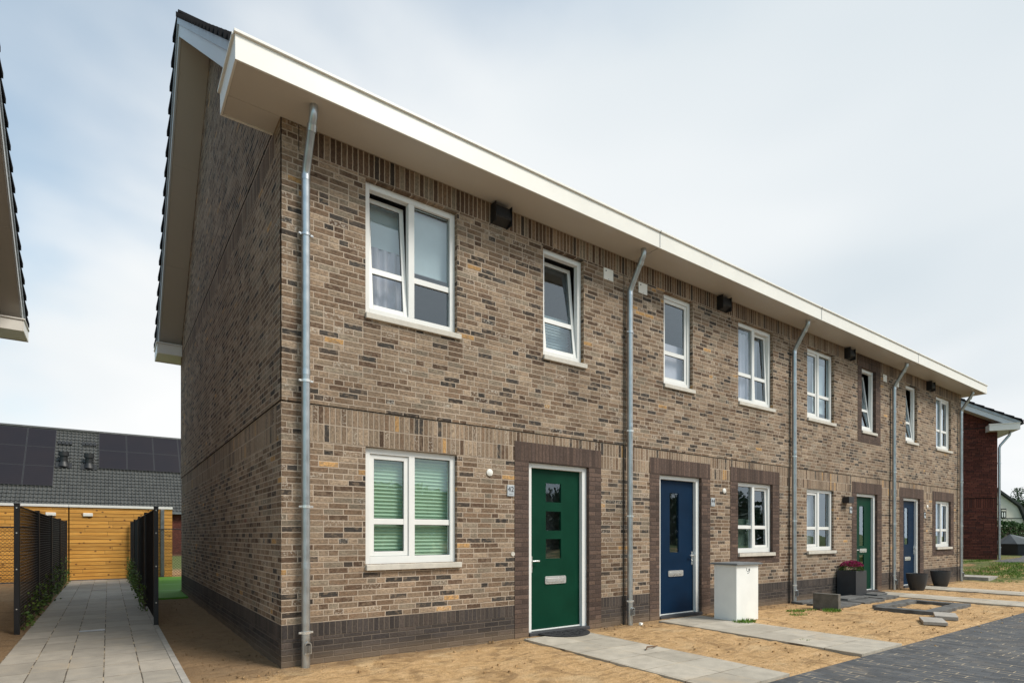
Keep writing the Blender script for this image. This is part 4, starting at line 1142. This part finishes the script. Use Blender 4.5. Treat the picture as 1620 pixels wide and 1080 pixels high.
# ------------------------------------------------------------------ row behind the sheds
H = thing('row_house', (-2, 38, 0), 'long dark brick row house with grey pantile roof and black solar panels behind the sheds', 'house')
b = MB()
for (x0, x1, y0, y1, z0, z1) in ((-22, 14, 38, 47, -.1, 3.05),): b.box(x0, x1, y0, y1, z0, z1)
b.build('wall', 'brick_red', H)
b = MB(); YE, ZE, YRr, ZRr = 37.7, 2.95, 42.5, 8.45
tiles(b, -22.3, 14.3, YE, ZE, YRr, ZRr, .205, 24, amp=.045, step=.05)
b.face([(-22.3, YRr, ZRr), (14.3, YRr, ZRr), (14.3, 47.3, ZE), (-22.3, 47.3, ZE)])
for i in range(90):
    xa = -22.3+i*.405; b.prism([(YRr+.16*math.cos(a), ZRr+.02+.13*math.sin(a)) for a in [math.pi*k/6 for k in range(7)]], xa, xa+.40)
b.prism([(YRr-.14, ZRr+.03), (YRr+.14, ZRr+.03), (YRr+.1, ZRr-.1), (YRr-.1, ZRr-.1)], -22.3, 14.3)
b.build('roof', 'roof_tile', H)
b = MB(); b.box(-22.3, 14.3, 37.62, 37.80, 2.80, 2.95); b.build('gutter', 'zinc_dark', H)
sl = (ZRr-ZE)/(YRr-YE); Lr = math.hypot(YRr-YE, ZRr-ZE); nv = Vector((0, -(ZRr-ZE)/Lr, (YRr-YE)/Lr)); uv = Vector((0, (YRr-YE)/Lr, (ZRr-ZE)/Lr))
def onroof(px, py):
    u = (px-810)/895; d = Vector((.5807+.8141*u, .8141-.5807*u, (847-py)/895)); C = Vector((-1.442, -6.092, 1.36))
    P0 = Vector((0, YE, ZE)); tt = (P0-C).dot(nv)/d.dot(nv); p = C+d*tt; return p.x, (p-P0).dot(uv)
def panels(xr, s0, s1, cols_, rows_, wpan, dirn):
    for i in range(cols_):
        for j in range(rows_):
            xa = xr-dirn*i*wpan; xb = xa-dirn*(wpan-.02); xa, xb = sorted((xa, xb))
            hp = (s1-s0)/rows_; sa = s0+j*hp; sb = sa+hp-.02
            def xf(p): return Vector((p.x, YE, ZE))+uv*p.y+nv*p.z
            b = MB(); b.box(xa, xb, sa, sb, .07, .115, 0, xf); o = b.build('solar_panel', 'solar_frame', H)
            g = MB(); g.box(xa+.025, xb-.025, sa+.025, sb-.025, .1155, .119, 0, xf); g.build('panel_glass', 'solar', o)
xr1, st1 = onroof(90, 682); _, sb1 = onroof(83, 770); xseam, _ = onroof(45, 676)
panels(xr1, sb1, st1, 5, 3, abs(xr1-xseam), 1)
xl2, st2 = onroof(157, 686); _, sb2 = onroof(157, 742); xs2, _ = onroof(200, 690)
panels(xl2, sb2, st2, 5, 2, abs(xs2-xl2), -1)
def rp(x, s, n): return Vector((x, YE, ZE))+uv*s+nv*n
for (px_, py_) in ((101, 735), (141, 738)):
    x, s = onroof(px_, py_); p = rp(x, s, .02)
    b = MB(); b.tube([p, p+Vector((0, 0, .45)), p+Vector((0, 0, .75))], [.2, .2, .2], 16); b.tube([p+Vector((0, 0, .56)), p+Vector((0, 0, .82))], .27, 16)
    b.tube([p+Vector((0, 0, -.12)), p+Vector((0, 0, .2))], [.34, .2], 16)
    def xf2(q, s=s): return Vector((q.x, YE, ZE))+uv*q.y+nv*q.z
    b.box(x-.42, x+.42, s-.35, s+.15, .06, .09, 0, xf2)
    b.build('roof_vent', 'black_plastic', H, smooth=True)
for (px_, py_) in ((104, 702), (142, 704)):
    x, s = onroof(px_, py_); b = MB()
    for q in range(4): b.box(x-.40+q*.2, x-.25+q*.2, s-.16, s+.16, .04, .12+.02*(q % 2), 0, xf2)
    b.build('vent_tile', 'black_plastic', H)
# door of the row house seen past the shed
b = MB(); b.box(.9, 1.9, 37.93, 37.99, 0, 2.2); b.build('door', 'brick_red_band', H)

# ------------------------------------------------------------------ neighbour house on the left
H = thing('terraced_house', (-8, 0, 0), 'left neighbour house showing only its dark tiled verge and rear gutter box', 'house')
XW = -3.40
mb = MB(); gable(mb, XW, 0, YB, 1)
for y, fl in ((0, 0), (YB, 1)):
    p = [(-13, y, .441), (XW, y, .441), (XW, y, 5.9), (-13, y, 5.9)]
    mb.face(p if not fl else p[::-1], 0)
mb.face([(-13, 0, 0), (-13, YB, 0), (-13, YB, 5.9), (-13, RY, RZ-.2), (-13, 0, 5.9)][::-1], 0)
mb.build('wall', WM, H)
pb = MB(); gable_plinth(pb, XW, 0, YB, 1); pb.face([(-13, 0, -.1), (XW, 0, -.1), (XW, 0, .441), (-13, 0, .441)], 0)
pb.face([(XW, YB, -.1), (-13, YB, -.1), (-13, YB, .441), (XW, YB, .441)], 0)
pb.build('plinth', ['brick_plinth', 'brick_plinth_top'], H)
house_roof(H, -13.3, -2.902, False, True, 0, YB, RY, RZ)
verge(H, -2.902, XW, 0, YB, RY, RZ)
gutter(H, -13.3, -2.88, -.013, -1, rret=.32, wallx=(0, XW+.012))
gutter(H, -13.3, -2.88, YB+.001, 1, rret=.32, wallx=(0, XW+.012))

# ------------------------------------------------------------------ red brick house beyond
H = thing('brick_house', (0, 0, 0), 'dark red brick house with cream eaves beyond the far end of the terrace', 'house')
SL0 = SL; SL = .52; ZCLIP = 5.70; YR1 = 9.6; ryB = YR1/2; rzB = 5.83+SL*(ryB+.5)
mb = MB()
def qf(y0, y1, z0, z1, mi, off=0.0): mb.face([(off, y1, z0), (off, y0, z0), (off, y0, z1), (off, y1, z1)], mi)
qf(0, YR1, -.5, 2.46, 0); qf(0, YR1, 2.46, 2.84, 1); qf(0, YR1, 2.84, 2.86, 2, .02); qf(0, YR1, 2.86, 5.30, 0, -.012); qf(0, YR1, 5.30, 5.60, 0, -.012); qf(0, YR1, 5.60, 5.63, 2, .02)
zt = lambda y: rzB-SL*abs(y-ryB)-.25
mb.face([(-.012, y, z) for y, z in [(YR1, 5.63), (0, 5.63), (0, zt(0)), (ryB, zt(ryB)), (YR1, zt(YR1))]], 0)
mb.face([(0, 0, -.5), (11, 0, -.5), (11, 0, 5.95), (0, 0, 5.95)], 0)
mb.face([(0, YR1, -.5), (0, YR1, 5.95), (11, YR1, 5.95), (11, YR1, -.5)], 0)
mb.build('wall', ['brick_red', 'brick_red_band', 'joint_shade'], H)
house_roof(H, -.45, 11, True, False, -.25, YR1+.25, ryB, rzB)
verge(H, -.45, 0, -.1, YR1+.1, ryB, rzB)
gb = MB(); z0, z1 = 5.42, 5.66; ya = -.56; xa = -.45; yr_ = .38
gb.box(xa, 11, ya, ya+.02, z0, z1); gb.box(xa, xa+.02, ya+.021, yr_, z0, z1); gb.box(xa+.021, -.014, yr_-.02, yr_, z0, z1)
o = gb.build('gutter', 'cream', H, bevel=.003)
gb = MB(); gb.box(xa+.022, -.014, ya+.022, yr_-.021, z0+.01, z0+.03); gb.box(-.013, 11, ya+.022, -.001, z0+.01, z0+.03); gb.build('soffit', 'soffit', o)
gb = MB(); gb.box(xa-.012, 11, ya-.02, ya+.03, z1, z1+.03); gb.box(xa-.02, xa+.03, ya+.031, yr_+.02, z1, z1+.03); gb.build('gutter_lip', 'cream', o)
b = MB(); b.tube([(.03, -.07, -.3), (.03, -.07, 4.80), (.03, -.10, 4.90), (.03, -.38, 5.28), (.03, -.42, 5.43)], .045, 12)
P_ = b.build('downpipe', 'zinc', H, smooth=True)
for z in (.9, 2.6, 4.2):
    b = MB(); b.tube([(.03, -.07, z-.02), (.03, -.07, z+.02)], .06, 12); b.build('pipe_bracket', 'zinc', P_)
SL = SL0; ZCLIP = 5.886
H.location = (26.95, .92, 0); H.rotation_euler.z = math.atan2(.513, .858)

# ------------------------------------------------------------------ far right: tub, hedge, farmhouse, tree
def far_pt(px, depth, z=0.0):
    u = (px-810)/895; return Vector((-1.442+depth*(.5807+.8141*u), -6.092+depth*(.8141-.5807*u), z))
Rt = Vector((.8141, -.5807, 0)); Fw = Vector((.5807, .8141, 0))
H = thing('garden_tub', tuple(far_pt(1606, 27.6, .42)), 'dark grey container with pointed grey cover beside the red brick house', 'container')
C_ = far_pt(1621, 27.6); n = 10
b = MB(); b.tube([C_+Vector((0, 0, .30)), C_+Vector((0, 0, .96))], [1.08, 1.14], n); b.build('container', 'tub', H)
b = MB(); top = C_-Rt*.72+Vector((0, 0, 1.44)); ring = [C_+Vector((1.2*math.cos(2*math.pi*k/n), 1.2*math.sin(2*math.pi*k/n), .97)) for k in range(n)]
for k in range(n): b.face([ring[k], ring[(k+1) % n], top])
b.face(ring[::-1]); b.build('cover', 'tub_cover', H)
# hedge
H = thing('hedge', tuple(far_pt(1640, 40, .4)), 'clipped green hedge before the white farmhouse', 'hedge')
b = MB(); A = far_pt(1575, 38); B_ = far_pt(1800, 44)
for k in range(14000):
    f = random.random(); p = A.lerp(B_, f)+Fw*random.uniform(-.45, .45); hh_ = 2.15+.12*math.sin(f*31)+.06*math.sin(f*83)
    z = random.uniform(.3, hh_)
    if random.random() < .45: z = hh_+random.gauss(0, .05)
    else: p = A.lerp(B_, f)-Fw*random.uniform(.35, .5)
    leaf_quad(b, p+Vector((0, 0, z)), rv(), .13, .08)
b.build('foliage', 'hedge_leaf', H)
b = MB(); d = (B_-A).normalized(); s_ = Fw*.33
b.face([A-s_+Vector((0, 0, .3)), B_-s_+Vector((0, 0, .3)), B_-s_+Vector((0, 0, 2.0)), A-s_+Vector((0, 0, 2.0))])
b.face([A+s_+Vector((0, 0, .3)), B_+s_+Vector((0, 0, .3)), B_+s_+Vector((0, 0, 2.0)), A+s_+Vector((0, 0, 2.0))])
b.face([A-s_+Vector((0, 0, 2.0)), B_-s_+Vector((0, 0, 2.0)), B_+s_+Vector((0, 0, 2.0)), A+s_+Vector((0, 0, 2.0))])
b.build('branches', 'bark', H)
# gambrel farmhouse
D_ = 60; sc = D_/895
H = thing('farmhouse', tuple(far_pt(1565, D_)), 'white rendered farmhouse with black gambrel roof behind the hedge', 'house')
def fp(px, py, back=0.0, dpt=D_): 
    p = far_pt(px, dpt) + Fw*back; p.z = 1.36+(847-py)/895*dpt; return p
prof = [(1509, 862), (1505, 822), (1519, 800), (1562, 765), (1611, 799.5), (1623, 826), (1621, 862)]
b = MB(); fr_p = [fp(*q) for q in prof]; bk = [p+Fw*14 for p in fr_p]
b.face(fr_p[::-1]); b.face(bk)
for k in range(len(prof)): j = (k+1) % len(prof); b.face([fr_p[k], fr_p[j], bk[j], bk[k]])
b.build('wall', 'farm_wall', H)
b = MB(); ro = [(1503, 824), (1518, 799.5), (1562, 763), (1612, 798.5), (1625.5, 827)]
ri = [(1507, 826), (1520, 802), (1562, 766.5), (1609.5, 801), (1621.5, 829)]
for k in range(4):
    q = [fp(*ro[k], -.35), fp(*ro[k+1], -.35), fp(*ri[k+1], -.35), fp(*ri[k], -.35)]; r_ = [p+Fw*14.7 for p in q]
    b.face(q); b.face(r_[::-1])
    for a_ in range(4): c2 = (a_+1) % 4; b.face([q[a_], r_[a_], r_[c2], q[c2]])
b.build('roof', 'farm_roof', H)
def fbox(name, x0, x1, y0, y1, mat, par, t0=-.12, t1=-.02):
    b = MB(); q = [fp(x0, y0, t0), fp(x1, y0, t0), fp(x1, y1, t0), fp(x0, y1, t0)]; r_ = [p+Fw*(t1-t0) for p in q]
    b.face(q[::-1]); 
    for a_ in range(4): c2 = (a_+1) % 4; b.face([q[a_], q[c2], r_[c2], r_[a_]])
    return b.build(name, mat, par)
W_ = fbox('window', 1581.5, 1590.5, 804, 818.5, 'farm_roof', H)
for x in (1584, 1587.5): fbox('casement', x-.8, x+.8, 810, 817.5, 'white_frame', W_, -.16, -.125)
fbox('transom', 1582.5, 1589.5, 806, 808, 'farm_wall', W_, -.16, -.125)
fbox('string_course', 1507, 1620, 818.9, 819.9, 'farm_roof', H, -.05, -.01)
# tree
def tree(px, depth, z0, h, rad, label, mat='leaf_far', n=5000, base=.3, ls=.3):
    C0 = far_pt(px, depth); H = thing('tree', (C0.x, C0.y, z0), label, 'tree')
    b = MB(); b.tube([C0+Vector((0, 0, z0-.2)), C0+Vector((.1, 0, h*.4)), C0+Vector((0, .2, h*.8))], [.25, .2, .07], 8)
    clumps = []
    for k in range(26):
        d = rv(); q = random.random()**.5; c = C0+Vector((d.x*rad*q, d.y*rad*q, h*.62+d.z*h*.36*q)); clumps.append(c)
        b.tube([C0+Vector((0, 0, h*random.uniform(.3, .6))), c], [.09, .02], 5)
    b.build('trunk', 'bark', H)
    b = MB()
    for c in clumps:
        r = rad*random.uniform(.18, .36)
        for k in range(n//26):
            d = rv()*(random.random()**.4); leaf_quad(b, c+Vector((d.x*r*1.1, d.y*r*1.1, d.z*r*.7)), rv(), ls*random.uniform(.6, 1.2), ls*.6)
    b.build('crown', mat, H)
tree(1627, 78, 0, 8.2, 2.6, 'loose green tree at the right edge behind the white farmhouse', n=4200, ls=.26)

def add_reflection_tree(x, y, h, r, label):  # unseen trees added only to fill the reflections in the panes
    H = thing('reflection_tree', (x, y, 0), label, 'tree', 'unseen trees added for window reflections')
    b = MB(); b.tube([(x, y, -.1), (x+.1, y, h*.5)], [.12, .08], 8); b.build('trunk', 'bark', H)
    b = MB()
    for k in range(3200):
        d = rv()*(random.random()**.33); leaf_quad(b, Vector((x+d.x*r, y+d.y*r, h*.5+d.z*h*.48)), rv(), .5, .34)
    b.build('crown', 'leaf_far', H)
for k, (x, y, h, r) in enumerate(((3, -31, 5.4, 4.2), (9.5, -30, 6.0, 4.2), (16, -32, 5.2, 4.2), (23, -30, 5.8, 4.4), (31, -31, 5.4, 4.8), (40, -30, 5.6, 5.2), (52, -28, 6.0, 5.6))):
    add_reflection_tree(x, y, h, r, '%s leafy tree added out of view across the road, for reflections in the window panes' % ('first', 'second', 'third', 'fourth', 'fifth', 'sixth', 'seventh')[k])
print('objects', len(bpy.data.objects))
